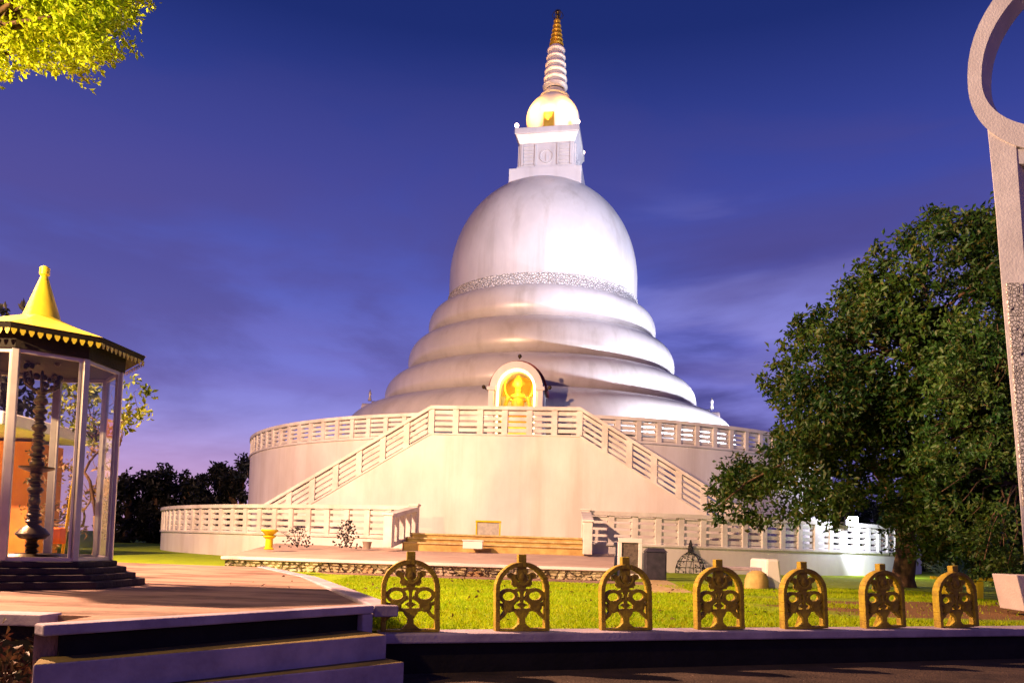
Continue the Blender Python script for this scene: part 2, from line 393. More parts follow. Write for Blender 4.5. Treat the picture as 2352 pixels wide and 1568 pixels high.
rng = np.random.default_rng(11)
def leaves(name, m, parent, pts, size, aspect=.45, droop=.25, fold=.18):
    """pts: n x 3 array of leaf positions; every leaf a folded four-cornered blade"""
    n = len(pts); off = np.array(wl(parent)) if parent is not None else np.zeros(3)
    d = rng.normal(size=(n, 3)); d[:, 2] -= droop; d /= np.linalg.norm(d, axis=1)[:, None]
    u = rng.normal(size=(n, 3)); u -= (u * d).sum(1)[:, None] * d; u /= np.linalg.norm(u, axis=1)[:, None]
    nn = np.cross(d, u)
    L_ = (size * rng.uniform(.6, 1.25, n))[:, None]
    P = pts - off
    v = np.empty((n, 4, 3))
    v[:, 0] = P; v[:, 1] = P + d * L_ * .5 + u * L_ * aspect * .5 + nn * L_ * fold; v[:, 2] = P + d * L_; v[:, 3] = P + d * L_ * .5 - u * L_ * aspect * .5 + nn * L_ * fold
    me = bpy.data.meshes.new(name); me.vertices.add(n * 4); me.vertices.foreach_set('co', v.reshape(-1))
    tri = np.array([0, 1, 2, 0, 2, 3])[None] + np.arange(n)[:, None] * 4
    me.loops.add(n * 6); me.loops.foreach_set('vertex_index', tri.reshape(-1).astype(np.int32))
    me.polygons.add(n * 2); me.polygons.foreach_set('loop_start', np.arange(0, n * 6, 3, dtype=np.int32))
    me.update(calc_edges=True); me.materials.append(m)
    o = bpy.data.objects.new(name, me); COL.objects.link(o)
    if parent is not None: o.parent = parent
    return o
def lobepts(lobes, per, sg=.17, dens=14):
    res = []
    for (c, r) in lobes:
        r = np.array(r if hasattr(r, '__len__') else (r, r, r * .8)); k = max(6, int(per * float(r[0] * r[2])))
        # sprays: a few tips in each lobe with leaves crowding round them
        ns = max(4, k // dens)
        d = rng.normal(size=(ns, 3)); d /= np.linalg.norm(d, axis=1)[:, None]
        tips = np.array(c) + d * (rng.uniform(.35, 1.08, ns) ** .6)[:, None] * r
        idx = rng.integers(0, ns, k)
        res.append(tips[idx] + rng.normal(size=(k, 3)) * sg * min(1.0, float(r[0])) )
    return np.concatenate(res)

# ------------------------------------------------------------------ ground levels
LOW = -.36
g = MB().add([(-400, -60, LOW), (400, -60, LOW), (400, 600, LOW), (-400, 600, LOW)], [(0, 1, 2, 3)])
tag(g.build('ground', M['soil']), kind='structure')
K0 = Vector((-1.12, 6.90)); KD = Vector((6.1, 2.05)).normalized(); KN = Vector((-KD.y, KD.x))
def KP(t, n=0): p = K0 + KD * t + KN * n; return (p.x, p.y)
lawn = MB().prism([(-120, 5.45), (-3.1, 5.45), (-1.3, 7.15), KP(.0, .28), KP(90, .28), (300, 500), (-300, 500)], LOW - .1, 0)
tag(lawn.build('lawn', M['lawn']), 'green lawn', None, kind='structure')
# grass blades on the near lawn
n = 120000
gx = rng.uniform(-3.4, 9.5, n); gy = 7.0 + (rng.uniform(0, 1, n) ** 1.3) * 11.4
ok = ((gx - K0.x) * KN.x + (gy - K0.y) * KN.y > .34)
edge = -1.2 + (gy - 7) * (-2.06 / 4.9)
ok &= gx > edge + .12
nzv = np.sin(gx * 1.3 + 1.2 * np.sin(gy * .9)) + np.sin(gy * 2.1 + gx * .7)
worn = (gx > 3.6) & (np.abs(gy - 12.3) < 2.2)
ok &= ~(worn & (nzv > -.9) & (rng.uniform(0, 1, n) < .97))
qa, qb = G(1470, 1318, 0), G(1592, 1362, 0)
ok &= ~((gx < 3.9) & (gy > 17.0)); ok &= ~((gy > qb.y - .1) & (gy < qa.y + .2) & (gx > 2.2 + (gy - 13) * .12) & (gx < 3.75 - (gy - 13) * .14))
sel = ok & (gy < 18.2)
gp = np.stack([gx[sel], gy[sel], np.full(sel.sum(), .0)], 1)
def blades(name, m, p, h):
    k = len(p); a = rng.uniform(0, 6.28, k); hh = h * rng.uniform(.5, 1.3, k); w = .006 + .004 * rng.uniform(0, 1, k)
    s = np.stack([np.cos(a), np.sin(a), np.zeros(k)], 1) * w[:, None]
    ln = np.stack([rng.normal(0, .4, k) * hh, rng.normal(0, .4, k) * hh, hh], 1)
    v = np.empty((k, 3, 3)); v[:, 0] = p - s; v[:, 1] = p + s; v[:, 2] = p + ln
    me = bpy.data.meshes.new(name); me.vertices.add(k * 3); me.vertices.foreach_set('co', v.reshape(-1))
    me.loops.add(k * 3); me.loops.foreach_set('vertex_index', np.arange(k * 3, dtype=np.int32)); me.polygons.add(k); me.polygons.foreach_set('loop_start', np.arange(0, k * 3, 3, dtype=np.int32))
    me.update(calc_edges=True); me.materials.append(m); o = bpy.data.objects.new(name, me); COL.objects.link(o); return o
tag(blades('grass', M['grassblade'], gp, .042), 'short green grass of the lawn behind the lanterns', 'grass', kind='stuff')

# raised sandy path with kerbs (left)
ZP = .25
A1 = G(100, 1437, ZP); A2 = G(860, 1391, ZP); P2 = G(690, 1322, ZP); P3 = G(590, 1300, ZP)
Lf = G(0, 1419, ZP)
_d = (A2 - A1).normalized(); _n = Vector((-_d.y, _d.x, 0)) * .13
poly = [(A1.x + _n.x, A1.y + _n.y), (A2.x + _n.x, A2.y + _n.y), (P2.x, P2.y), (P3.x, P3.y), (-16, P3.y + .6), (-16, Lf.y + .15), (A1.x - .1, G(94, 1413, ZP).y + .18)]
pm = MB().prism(poly, LOW - .1, ZP - .012)
pth = pm.build('path', M['paving']); tag(pth, 'raised sandy path around the glass lamp house', None, kind='structure')
def kerbline(name, a, b, w, h, z, side, mm, label, cat='kerb', bevel=.012):
    a = Vector((a[0], a[1])); b = Vector((b[0], b[1])); d = (b - a).normalized(); nn = Vector((-d.y, d.x)) * side * w
    m_ = MB().prism([a, b, b + nn, a + nn], z - h, z)
    return tag(m_.build(name, mm, bevel=bevel), label, cat)
kerbline('kerb', P2, A2, .22, .10, ZP + .003, 1, M['kerb'], 'pale kerb edging the sandy path next to the shaded lawn')
kerbline('kerb', P3, P2, .20, .10, ZP, 1, M['kerb'], 'pale kerb at the far end of the sandy path near the rubble wall')

# entrance steps
B1, B2 = G(76, 1525, .045), G(889, 1457, .045)
C1, C2 = G(20, 1603, -.15), G(929, 1519, -.15)
B1k, C1k = G(100, 1483, .045), G(84, 1566, -.15)
C1 = G(56, 1607, -.15)
st = thing('steps', Vector((A2.x, A2.y, LOW)), 'broad concrete steps with violet risers climbing to the sandy path', 'steps')
def slab(name, a, b, ba, bb, z0, z1, mm=M['kerb'], topmat=None, nose=.0):
    m_ = MB().hexa([Vector((a.x, a.y, z0)), Vector((b.x, b.y, z0)), Vector((bb.x, bb.y, z0)), Vector((ba.x, ba.y, z0))],
                   [Vector((a.x, a.y, z1)), Vector((b.x, b.y, z1)), Vector((bb.x, bb.y, z1)), Vector((ba.x, ba.y, z1))])
    o = m_.build(name, mm, st, bevel=.012)
    if topmat:
        o.data.materials.append(topmat)
        for p in o.data.polygons:
            if p.normal.z > .9: p.material_index = 1
    return o
dv = (A2 - A1).normalized(); nv = Vector((-dv.y, dv.x, 0))
slab('landing_edge', A1, A2, A1 + nv * .14, A2 + nv * .14, ZP - .065, ZP + .006)
slab('riser', A1 + nv * .07 + dv * .12, A2 - dv * .12 + nv * .07, A1 + nv * .3 + dv * .2, A2 - dv * .12 + nv * .3, LOW, ZP - .068, M['darkwall'])
slab('newel', A2 - dv * .12 + nv * .01, A2 + nv * .01, A2 - dv * .12 + nv * .2, A2 + nv * .2, LOW, ZP - .067)
dB = (B2 - B1).normalized(); nB = Vector((-dB.y, dB.x, 0))
slab('step', B1, B2, B1k + nB * .02 + dB * .05, B2 + nB * .55, LOW, .045, M['kerb'], M['tread'])
dC = (C2 - C1).normalized(); nC = Vector((-dC.y, dC.x, 0))
slab('step', C1, C2, C1k + dC * .05, C2 + nC * .6, LOW, -.15, M['kerb'], M['tread'])

# low wall left of the steps
lw = thing('low_wall', Vector((Lf.x - 1, Lf.y, LOW)), 'dark low wall with a pale coping left of the steps', 'wall')
e2 = G(94, 1413, ZP)
MB().prism([(Lf.x - 6, Lf.y - .02), (e2.x, e2.y), (e2.x + .02, e2.y + .22), (Lf.x - 6, Lf.y + .22)], ZP - .075, ZP + .004).build('coping', M['kerb'], lw, bevel=.01)
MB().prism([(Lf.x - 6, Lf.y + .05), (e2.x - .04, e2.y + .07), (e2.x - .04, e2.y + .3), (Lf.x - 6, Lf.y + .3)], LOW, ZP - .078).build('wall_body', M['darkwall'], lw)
pl = thing('plant', G(25, 1640, LOW), 'small dark reddish plant at the foot of the low wall', 'plant')
leaves('foliage', leafmat('reddish_dark_leaves', (.05, .012, .012), (.02, .03, .01), (.12, .05, .02), 6), pl,
       np.array(wl(pl)) + rng.normal(size=(260, 3)) * np.array([.12, .1, .12]) + np.array([0, 0, .25]), .07)
sm_ = MB()
for k in range(6): sm_.tube([wl(pl), wl(pl) + Vector((random.uniform(-.1, .1), random.uniform(-.1, .1), .35))], .006, 5)
sm_.build('stem', M['bark'], pl)

# kerb wall carrying the lanterns
kw = thing('low_wall', Vector((K0.x, K0.y, LOW)), 'long low wall with a pale coping carrying the row of lanterns', 'wall')
MB().prism([KP(0, 0), KP(20, 0), KP(20, .34), KP(0, .34)], -.085, .004).build('coping', M['kerb'], kw, bevel=.015)
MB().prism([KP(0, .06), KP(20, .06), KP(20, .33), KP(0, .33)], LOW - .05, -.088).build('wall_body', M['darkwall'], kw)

# ------------------------------------------------------------------ arch lanterns
def make_lantern():
    t = thing('arch_lantern', (0, 0, 0), 'x', 'garden lantern', 'arch lanterns along the low wall')
    w, hs, D = .265, .40, .11
    arc = [(-w + .02, 0)] + [(-w + .02, hs * k / 4) for k in range(1, 5)] + [(-(w - .02) * math.cos(math.pi * k / 16), hs + (.24) * math.sin(math.pi * k / 16)) for k in range(1, 16)] + [(w - .02, hs * k / 4) for k in (4, 3, 2, 1)] + [(w - .02, 0)]
    MB().strip(arc, .045, -D / 2, D / 2).box((0, 0, .012), (w * 2 - .045, D, .024)).build('frame', M['lanternpaint'], t, bevel=.006)
    m = MB(); y0, y1 = -.032, .032
    def arcp(cx, cz, r, a0, a1, n=12, sx=1): return [(cx + sx * r * math.cos(R(a0 + (a1 - a0) * k / n)), cz + r * math.sin(R(a0 + (a1 - a0) * k / n))) for k in range(n + 1)]
    def oval(cx, cz, rx, rz, w_, a0=0, a1=360, n_=18, e=0.0):
        m.strip([(cx + rx * math.cos(R(a0 + (a1 - a0) * k / n_)), cz + rz * math.sin(R(a0 + (a1 - a0) * k / n_))) for k in range(n_ + 1)], w_, y0 - e, y1 + e)
    def disc(cx, cz, r, e=0.0):
        m.extr([(cx + r * math.cos(R(30 * k)), cz + r * math.sin(R(30 * k))) for k in range(12)], (0, y0 - e, 0), (1, 0, 0), (0, 0, 1), (0, y1 - y0 + 2 * e, 0))
    m.strip([(0, .655), (0, .60), (0, .52)], [.075, .085, .10], y0 - .004, y1 + .004)       # neck under the socket
    oval(0, .525, .074, .078, .020, 165, 375, 14, .012); disc(0, .52, .052, .008)            # horseshoe with its round boss
    m.strip([(-.085, .445), (.085, .445)], .045, y0 - .002, y1 + .002)
    m.strip([(0, .47), (0, .40), (0, .36)], [.13, .06, .03], y0 + .003, y1 - .003)
    m.strip([(0, .38), (0, .15)], .026, y0 + .002, y1 - .002)
    for sg in (-1, 1):
        disc(sg * .108, .530, .030); m.strip([(sg * .10, .525), (sg * .075, .485), (sg * .085, .44)], .034, y0 + .001, y1 - .001)   # buds
        oval(sg * .130, .335, .078, .058, .032)                                              # upper ovals
        m.strip([(sg * .20, .345), (sg * .235, .355)], .040, y0 + .002, y1 - .002)
        m.strip([(sg * .03, .395), (sg * .075, .385)], .028, y0 + .003, y1 - .003)
        m.strip([(sg * .02, .315), (sg * .065, .29), (sg * .10, .255)], .034, y0 + .004, y1 - .004)
        disc(sg * .138, .235, .040, .010); oval(sg * .138, .235, .050, .050, .016, 0, 360, 14, .004)   # lower bosses
        m.strip([(sg * .18, .245), (sg * .235, .265)], .030, y0 + .005, y1 - .005)
        m.strip([(sg * .012, .262), (sg * .042, .250), (sg * .012, .236)], .018, y0 + .006, y1 - .006)
        m.strip([(sg * .10, .205), (sg * .05, .196), (0, .20)], .030, y0 + .001, y1 - .001)
        m.strip([(sg * .155, .195), (sg * .185, .155), (sg * .235, .115)], .034, y0, y1)
    m.strip([(0, .20), (0, .165), (0, .12), (0, .075), (0, .045), (0, .020)], [.15, .12, .055, .06, .12, .19], y0 - .006, y1 + .006)   # vase and foot
    m.build('openwork', M['lanternpaint'], t)
    mm = MB()
    mm.lathe([(.062, .45), (.0, .45)], (0, 0, 0), 4)
    MB().ball((0, -.036, .52), .034, 10, 8, (1, .6, 1.2)).build('boss', M['lanternpaint'], t, smooth=True)
    MB().box((0, 0, .685), (.078, .085, .10)).box((0, 0, .645), (.10, .10, .02)).build('socket', M['lanternpaint'], t, bevel=.006)
    MB().extr([(D / 2, 0), (D / 2 + .10, 0), (D / 2, .16)], (-.02, 0, .004), (0, 1, 0), (0, 0, 1), (.04, 0, 0)).build('brace', M['lanternpaint'], t)
    return t
lpx = [(942, 1449), (1198, 1447), (1437, 1445), (1652, 1444), (1847, 1444), (2029, 1445), (2198, 1444)]
lab = ['mustard arch lantern nearest the steps, largest of the row', 'mustard arch lantern second from the steps', 'mustard arch lantern in front of the end of the rubble wall',
       'mustard arch lantern in the middle of the row of seven', 'mustard arch lantern third from the right end of the row', 'mustard arch lantern in front of the brightly lit terrace end',
       'mustard arch lantern farthest right, in front of the yellow bench']
lan = make_lantern(); kids = list(lan.children)
leans = [1.5, 1.8, 2.2, 2.6, 3.2, 4.0, 5.0]
lhs = [1258, 1268, 1272, 1280, 1288, 1293, 1297]
for i, (px, py) in enumerate(lpx):
    # foot on the coping line
    best = None
    d = ray(px, 1448)
    # intersect view column with the row line (offset .17 behind its front)
    q0 = K0 + KN * .17; ang = d.x / d.y
    tt = (ang * q0.y - q0.x) / (KD.x - ang * KD.y); p = q0 + KD * tt
    if i == 0: o = lan
    else:
        o = lan.copy(); COL.objects.link(o)
        for c in kids:
            c2 = c.copy(); COL.objects.link(c2); c2.parent = o
    o.location = (p.x, p.y, .004)
    o.rotation_euler = (0, -R(leans[i]), math.atan2(KD.y, KD.x) * .75 - R(2) + R(random.uniform(-2, 2)))
    o['label'] = lab[i]

# ------------------------------------------------------------------ the stupa
CX = W(1240, 900, 45.8).x; CY = 45.8; C = (CX, CY)
def rp(w, y):                          # half width w at picture row y -> radius, height
    th = math.atan(w / FPX); Y = CY * math.cos(th) ** 2
    xx = 1240 - w + (1247 - y) * .03
    return (CY * math.sin(th), W(xx, y - 0, Y).z)
FLOOR1, TOP1 = 4.84, 5.86                 # upper platform floor, rail top
SR = 16.2; LR = 20.2
LF, LTOP = .92, 1.98
su = thing('stupa', Vector((CX, CY, 0)), 'huge white bell shaped stupa with golden spire', 'stupa')
prof = []
def pr(w, y): r, z = rp(w, y); return (r, z)
rings = {}
specs = [('ring1', (222, 712), (264, 755), (236, 786)), ('ring2', (240, 781), (309, 834), (278, 867)), ('ring3', (283, 862), (361, 912), (326, 942)), ('ring4', (333, 936), (452, 992), (446, 1020))]
for nm, a, b, c in specs:
    (r0, z0), (r1, z1), (r2, z2) = pr(*a), pr(*b), pr(*c)
    pts = [(r0 - .6, z0 + .05)] + [(r0 + (r1 - r0) * math.sin(k / 16 * math.pi / 2) ** .86, z1 + (z0 - z1) * math.cos(k / 16 * math.pi / 2) ** .95) for k in range(17)]
    for k in range(1, 11):
        t = k / 10 * math.pi / 2
        pts.append((r1 - (r1 - r2) * (1 - math.cos(t)), z1 + (z2 - z1) * math.sin(t)))
    pts.append((r2 - .7, z2 + .02))
    o = MB().lathe(pts, (CX, CY, 0), 160).build('moulding_ring', M['stupa'], su, smooth='angle')
r0, zb = pr(219, 712)
rB, zB = pr(219, 711)
band_h = .66
MB().lathe([(rB - .3, zB - .35), (rB, zB - .33), (rB, zB)], (CX, CY, 0), 128).build('drum_foot', M['stupa'], su, smooth='angle')
MB().lathe([(rB - .2, zB - .02), (rB + .05, zB - .02), (rB + .05, zB + .04), (rB + .025, zB + .06), (rB + .025, zB + band_h - .05), (rB + .06, zB + band_h - .03), (rB + .06, zB + band_h), (rB - .2, zB + band_h)], (CX, CY, 0), 160).build('carved_band', M['band'], su, smooth='angle')
# dome
zd0 = zB + band_h
a_ = rB; topz = W(1268, 398, CY - 3).z
dome = [(a_, zB + .1), (a_, zd0)]
cdm = 6.12; zc = pr(219, 640)[1]
for k in range(1, 15): dome.append((a_ * (1.0), zd0 + (zc - zd0) * k / 14)) if k < 14 else None
for k in range(0, 41):
    t = k / 40 * math.pi / 2
    dome.append((a_ * math.cos(t) ** .92, zc + cdm * math.sin(t) ** 1.0))
DT = zc + cdm
MB().lathe(dome, (CX, CY, 0), 160).build('dome', M['stupa'], su, smooth=True)
# harmika
HA = -R(10)
UX = CX + .22                              # the top stands a touch to the right of the foot of the mound
ax_ = Vector((math.cos(HA), math.sin(HA), 0)); fn = Vector((math.sin(HA), -math.cos(HA), 0))
HC = Vector((UX, CY, 0))
zh1 = W(1255, 385, CY - 2).z; zh2 = W(1261, 287, CY - 2).z
MB().box((UX, CY, (DT - 1.9 + zh1) / 2), (4.25, 4.25, zh1 - DT + 1.9), HA).build('harmika_base', M['stupa'], su, bevel=.03)
hb = MB()
def sq(w, z): return [HC + ax_ * (i * w / 2) + fn * (-j * w / 2) + Vector((0, 0, z)) for i, j in ((-1, -1), (1, -1), (1, 1), (-1, 1))]
HH = zh2 - zh1
hb.hexa(sq(3.5, zh1), sq(3.5, zh1 + .28)); hb.hexa(sq(3.25, zh1 + .28), sq(3.25, zh1 + HH * .66)); hb.hexa(sq(3.25, zh1 + HH * .66), sq(3.72, zh1 + HH * .86)); hb.hexa(sq(3.8, zh1 + HH * .86), sq(3.8, zh2))
harm = hb.build('harmika', M['stupa'], su, bevel=.03)
for q in range(4):
    a = HA + q * math.pi / 2; ax2 = Vector((math.cos(a), math.sin(a), 0)); f2 = Vector((math.sin(a), -math.cos(a), 0)); m_ = MB()
    zz0 = zh1 + .34; zz1 = zh1 + HH * .64; org = HC + f2 * 1.63; mid = (zz0 + zz1) / 2
    rg = [(.42 * math.cos(k * math.pi / 14), .42 * math.sin(k * math.pi / 14) - .1) for k in range(28)]
    for k in range(28):
        j = (k + 1) % 28
        for rr, ri in ((1, .84),):
            o1, o2 = rg[k], rg[j]; i1 = (o1[0] * ri, (o1[1] + .1) * ri - .1); i2 = (o2[0] * ri, (o2[1] + .1) * ri - .1)
            m_.extr([o1, o2, i2, i1], org + Vector((0, 0, mid)), ax2, (0, 0, 1), f2 * .07)
    m_.extr([(-.05, -.45), (.05, -.45), (.03, .1), (-.03, .1)], org + Vector((0, 0, mid)), ax2, (0, 0, 1), f2 * .06)
    for sx in (-1, 1):
        for (u0, u1) in ((.62, .70), (1.38, 1.5)):
            lo, hi = sorted((sx * u0, sx * u1)); m_.extr([(lo, zz0), (hi, zz0), (hi, zz1), (lo, zz1)], org, ax2, (0, 0, 1), f2 * .09)
        for k in range(6):
            zk = zz0 + (zz1 - zz0) * (k + .25) / 6; lo, hi = sorted((sx * .76, sx * 1.34)); m_.extr([(lo, zk), (hi, zk), (hi, zk + .10), (lo, zk + .10)], org, ax2, (0, 0, 1), f2 * .05)
    m_.build('relief_panel', M['stupa'], harm)
# squat bulb, neck, ringed spire
zb0 = zh2 + .02; zb1 = W(1270, 228, CY).z
bulbR = 1.62; zbm = W(1267, 254, CY).z
bp_ = [(1.15, zb0)]
for k in range(17):
    t = -1.0 + k / 16 * 2.0
    bp_.append((bulbR * math.cos(t * 1.27) ** .58, (zb0 + zb1) / 2 + (zb1 - zb0) / 2 * t))
bp_.append((.5, zb1))
MB().lathe(bp_, (UX + .08, CY, 0), 64).build('bulb', M['plaster'], su, smooth=True)
MB().box(tuple(Vector((UX + .08, CY, zb0 + .5)) + fn * 1.38 + ax_ * -.02), (.62, .5, 1.0), HA).build('bulb_door', M['gold'], su, bevel=.03)
def hw(xl, xr, y, Y=CY): return ((xr - xl) / 2 * Y / FPX * 1.02, W((xl + xr) / 2, y, Y))
def spireseg(name, mm, y0, r0_, y1, r1_, n):
    z0 = W(1272, y0, CY).z; z1 = W(1275, y1, CY).z; pts = []
    for k in range(n):
        ra = r0_ + (r1_ - r0_) * k / n; za = z0 + (z1 - z0) * k / n; dz = (z1 - z0) / n
        for (fr, fz) in ((.74, 0), (.90, .16), (1.0, .34), (1.0, .50), (.92, .66), (.74, .80), (.70, .9)): pts.append((ra * fr, za + dz * fz))
    pts.append((r1_ * .7, z1))
    return MB().lathe(pts, (UX + .17, CY, 0), 40).build(name, mm, su, smooth='angle')
nz0 = W(1270, 228, CY).z
neck = [(.70, nz0 - .12), (.74, nz0 - .02), (.90, nz0 + .04), (.90, nz0 + .10), (.74, nz0 + .14), (.72, nz0 + .24), (.66, nz0 + .28), (.64, nz0 + .42), (.5, nz0 + .55)]
MB().lathe(neck, (UX + .15, CY, 0), 40).build('spire_foot', M['stupa'], su, smooth='angle')
spireseg('white_spire', M['plaster'], 208, .76, 108, .50, 6)
gsp = spireseg('golden_spire', M['gold'], 108, .44, 44, .17, 6)
zt = W(1276, 46, CY).z; ft = MB(); fc = (UX + .2, CY, 0)
ft.lathe([(.10, zt - .1), (.06, zt + .1), (.12, zt + .2), (.05, zt + .32), (.14, zt + .45), (.03, zt + .6), (.0, zt + .72)], fc, 16)
for k in range(6):
    a = k * math.pi / 3
    ft.tube([(fc[0] + rr * math.cos(a), CY + rr * math.sin(a), zt + hh) for rr, hh in ((.06, .02), (.26, .1), (.34, .28), (.24, .48), (.05, .6))], .022, 5)
ft.build('finial', M['bronze'], su, smooth='angle')
def light(kind, name, loc, power, color, radius=.2, target=None, size=1.2, blend=.6):
    d = bpy.data.lights.new(name, kind); d.energy = power; d.color = color; d.shadow_soft_size = radius
    o = bpy.data.objects.new(name, d); COL.objects.link(o); o.location = loc
    if kind == 'SPOT':
        d.spot_size = size; d.spot_blend = blend
        o.rotation_euler = (Vector(target) - Vector(loc)).to_track_quat('-Z', 'Y').to_euler()
    return o
# little globe lamps on the corners of the harmika
for q, (i, j) in enumerate(((-1, -1), (1, -1), (1, 1), (-1, 1))):
    p = HC + ax_ * (i * 1.8) + fn * (-j * 1.8) + Vector((0, 0, zh2))
    pst = MB().lathe([(.05, 0), (.04, .12)], p, 8).build('lamp_post', M['stupa'], su)
    MB().ball(p + Vector((0, 0, .2)), .13, 12, 8).build('lamp_globe', M['globe'], pst, smooth=True)
for sx, pw in ((-1, 560), (1, 470)):
    p = HC + ax_ * (sx * 1.8) + fn * 2.1 + Vector((0, 0, zh2 + .95)); light('SPOT', 'bulb_light', p + Vector((0, 0, .35)), pw * 1.6, (1, .44, .07), .2, (UX + .08, CY, (zb0 + zb1) / 2 + .1), R(80), .5)
for q in (0, 1, 2):
    p = HC + fn * (1.85) + ax_ * (q - 1) * 1.3 + Vector((0, 0, zh2 + .35))
    light('SPOT', 'spire_light', p, 1300, (1, .42, .16), .1, (UX + .1, CY, zh2 + 7.5), R(50))

# shrines at the foot of the mound
STA = -R(6.4)
def shrine(az, name_label=None, lit=False):
    fnv = Vector((math.sin(az), -math.cos(az), 0)); axv = Vector((math.cos(az), math.sin(az), 0))
    base = Vector((CX, CY, FLOOR1)) + fnv * (12.9 if lit else 10.4)
    bk = -fnv * 2.4
    s = MB(); w, hs = 1.16, 2.60
    def P(u, v): return base + axv * u + Vector((0, 0, v))
    nA = 16
    outer = [(-w, 0), (-w, hs)] + [(-w * math.cos(math.pi * k / nA), hs + 1.22 * math.sin(math.pi * k / nA)) for k in range(1, nA)] + [(w, hs), (w, 0)]
    iw = .84
    inner = [(-iw, 0), (-iw, hs - .0)] + [(-iw * math.cos(math.pi * k / nA), hs + .92 * math.sin(math.pi * k / nA)) for k in range(1, nA)] + [(iw, hs), (iw, 0)]
    nn = len(outer)
    vs = [P(*p) for p in outer] + [P(*p) for p in inner] + [P(*p) + bk for p in outer] + [P(*p) + bk * .8 for p in inner]
    fs = []
    for k in range(nn - 1):
        fs += [(k, k + 1, nn + k + 1, nn + k), (k, 2 * nn + k, 2 * nn + k + 1, k + 1), (nn + k, nn + k + 1, 3 * nn + k + 1, 3 * nn + k)]
    s.add(vs, fs)
    o = s.build('shrine_niche', M['plaster'], su, smooth='angle')
    MB().add([P(*p) + bk * .78 for p in inner], [tuple(range(nn))]).build('niche_back', M['niche'], o)
    r_ = MB()
    rf = [(-(w + .06) * math.cos(math.pi * k / nA), hs + 1.29 * math.sin(math.pi * k / nA)) for k in range(0, nA + 1)]
    for k in range(nA):
        a, b = rf[k], rf[k + 1]
        a2 = (a[0] * 1.07, (a[1] - hs) * 1.07 + hs); b2 = (b[0] * 1.07, (b[1] - hs) * 1.07 + hs)
        r_.extr([a, b, b2, a2], base - fnv * .55, axv, (0, 0, 1), bk * .72)
    r_.build('arched_roof', M['maroon'] if lit else M['stupa'], o)
    for u, v in ((-w - .28, hs + .12), (w + .28, hs + .12), (.1, hs + 1.48)):
        if lit: MB().ball(P(u, v) - fnv * .2, .09, 8, 6).tube([P(u, v) - fnv * .2, P(u * .9, v - .12) - fnv * .2], .035, 5).build('roof_knob', M['bronze'], o)
    for sx in (-1, 1):
        pp = MB(); pp.box(P(sx * 1.06, hs / 2) + fnv * .08, (.24, .16, hs), az); pp.box(P(sx * 1.06, hs) + fnv * .1, (.38, .24, .16), az)
        pp.build('pilaster', M['plaster'], o, bevel=.02)
    if lit:
        MB().tube([P(u, v) - fnv * .1 for u, v in [(-iw + .03, .2)] + [(-(iw - .04) * math.cos(math.pi * k / nA), hs + .86 * math.sin(math.pi * k / nA)) for k in range(nA + 1)] + [(iw - .03, .2)]], .05, 6).build('tube_light', M['tube'], o)
        light('POINT', 'niche_light', P(0, 2.9) - fnv * .35, 110, (1, .66, .12), .12); light('POINT', 'niche_light', P(0, 2.0) + fnv * .35, 22, (1, .55, .12), .12)
        f = MB(); b0 = base - fnv * .85
        def Q(u, d, v): return b0 + axv * u * 1.3 + fnv * d + Vector((0, 0, 1.28 + (v - 1.2) * 1.27))
        def bl(u, d, v, r, sc): f.ball(Q(u, d, v), r, 14, 10, sc)
        bl(0, 0, 1.35, .42, (1.55, .9, .45)); bl(-.36, .05, 1.33, .2, (1.3, 1.2, .8)); bl(.36, .05, 1.33, .2, (1.3, 1.2, .8))
        bl(0, 0, 1.80, .30, (1, .7, 1.5)); bl(0, 0, 2.10, .26, (1.35, .7, .6)); bl(0, 0, 2.30, .15, (1, 1, 1.1)); bl(0, .02, 2.56, .27, (.88, .95, 1.12)); bl(0, 0, 2.76, .13, (1, 1, 1))
        for sx in (-1, 1):
            f.tube([Q(sx * .33, 0, 2.1), Q(sx * .43, .05, 1.75), Q(sx * .22, .3, 1.48), Q(0, .34, 1.46)], [.11, .095, .075, .06], 8)
            f.tube([Q(sx * .19, .0, 2.64), Q(sx * .20, .0, 2.46)], .035, 6)
        f.tube([Q(0, .25, 2.58), Q(0, .28, 2.53)], .03, 6)
        stt = f.build('statue', mat('statue_gold', (.75, .30, .03), .4, (.5, .2, .02), 8), o, smooth=True)
        rmd = stt.modifiers.new('remesh', 'REMESH'); rmd.mode = 'VOXEL'; rmd.voxel_size = .035; rmd.use_smooth_shade = True
        MB().box(b0 + Vector((0, 0, .62)), (1.30, .9, 1.24), az).box(b0 + Vector((0, 0, 1.26)), (1.45, 1.0, .1), az).build('pedestal', M['gold'], o, bevel=.03)
        MB().lathe([(.62, 0), (.56, .0), (.56, .06), (.62, .06), (.62, 0)], (0, 0, 0), 32)
        hl = MB(); ring = [Q(.50 * math.cos(k * math.pi / 12), -.35, 2.5 + .55 * math.sin(k * math.pi / 12)) for k in range(24)]
        hl.tube(ring, .05, 6, True); hl.build('halo', M['gold'], o)
    return o
shrine(STA, lit=True)
for az in (R(80), R(-84)):
    sh = shrine(az)
    b = Vector((CX, CY, FLOOR1 + 4.0)) + Vector((math.sin(az), -math.cos(az), 0)) * 10.0
    MB().lathe([(.12, 0), (.05, .3), (.09, .4), (.0, .7)], b, 10).build('pinnacle', M['stupa'], sh, smooth=True)

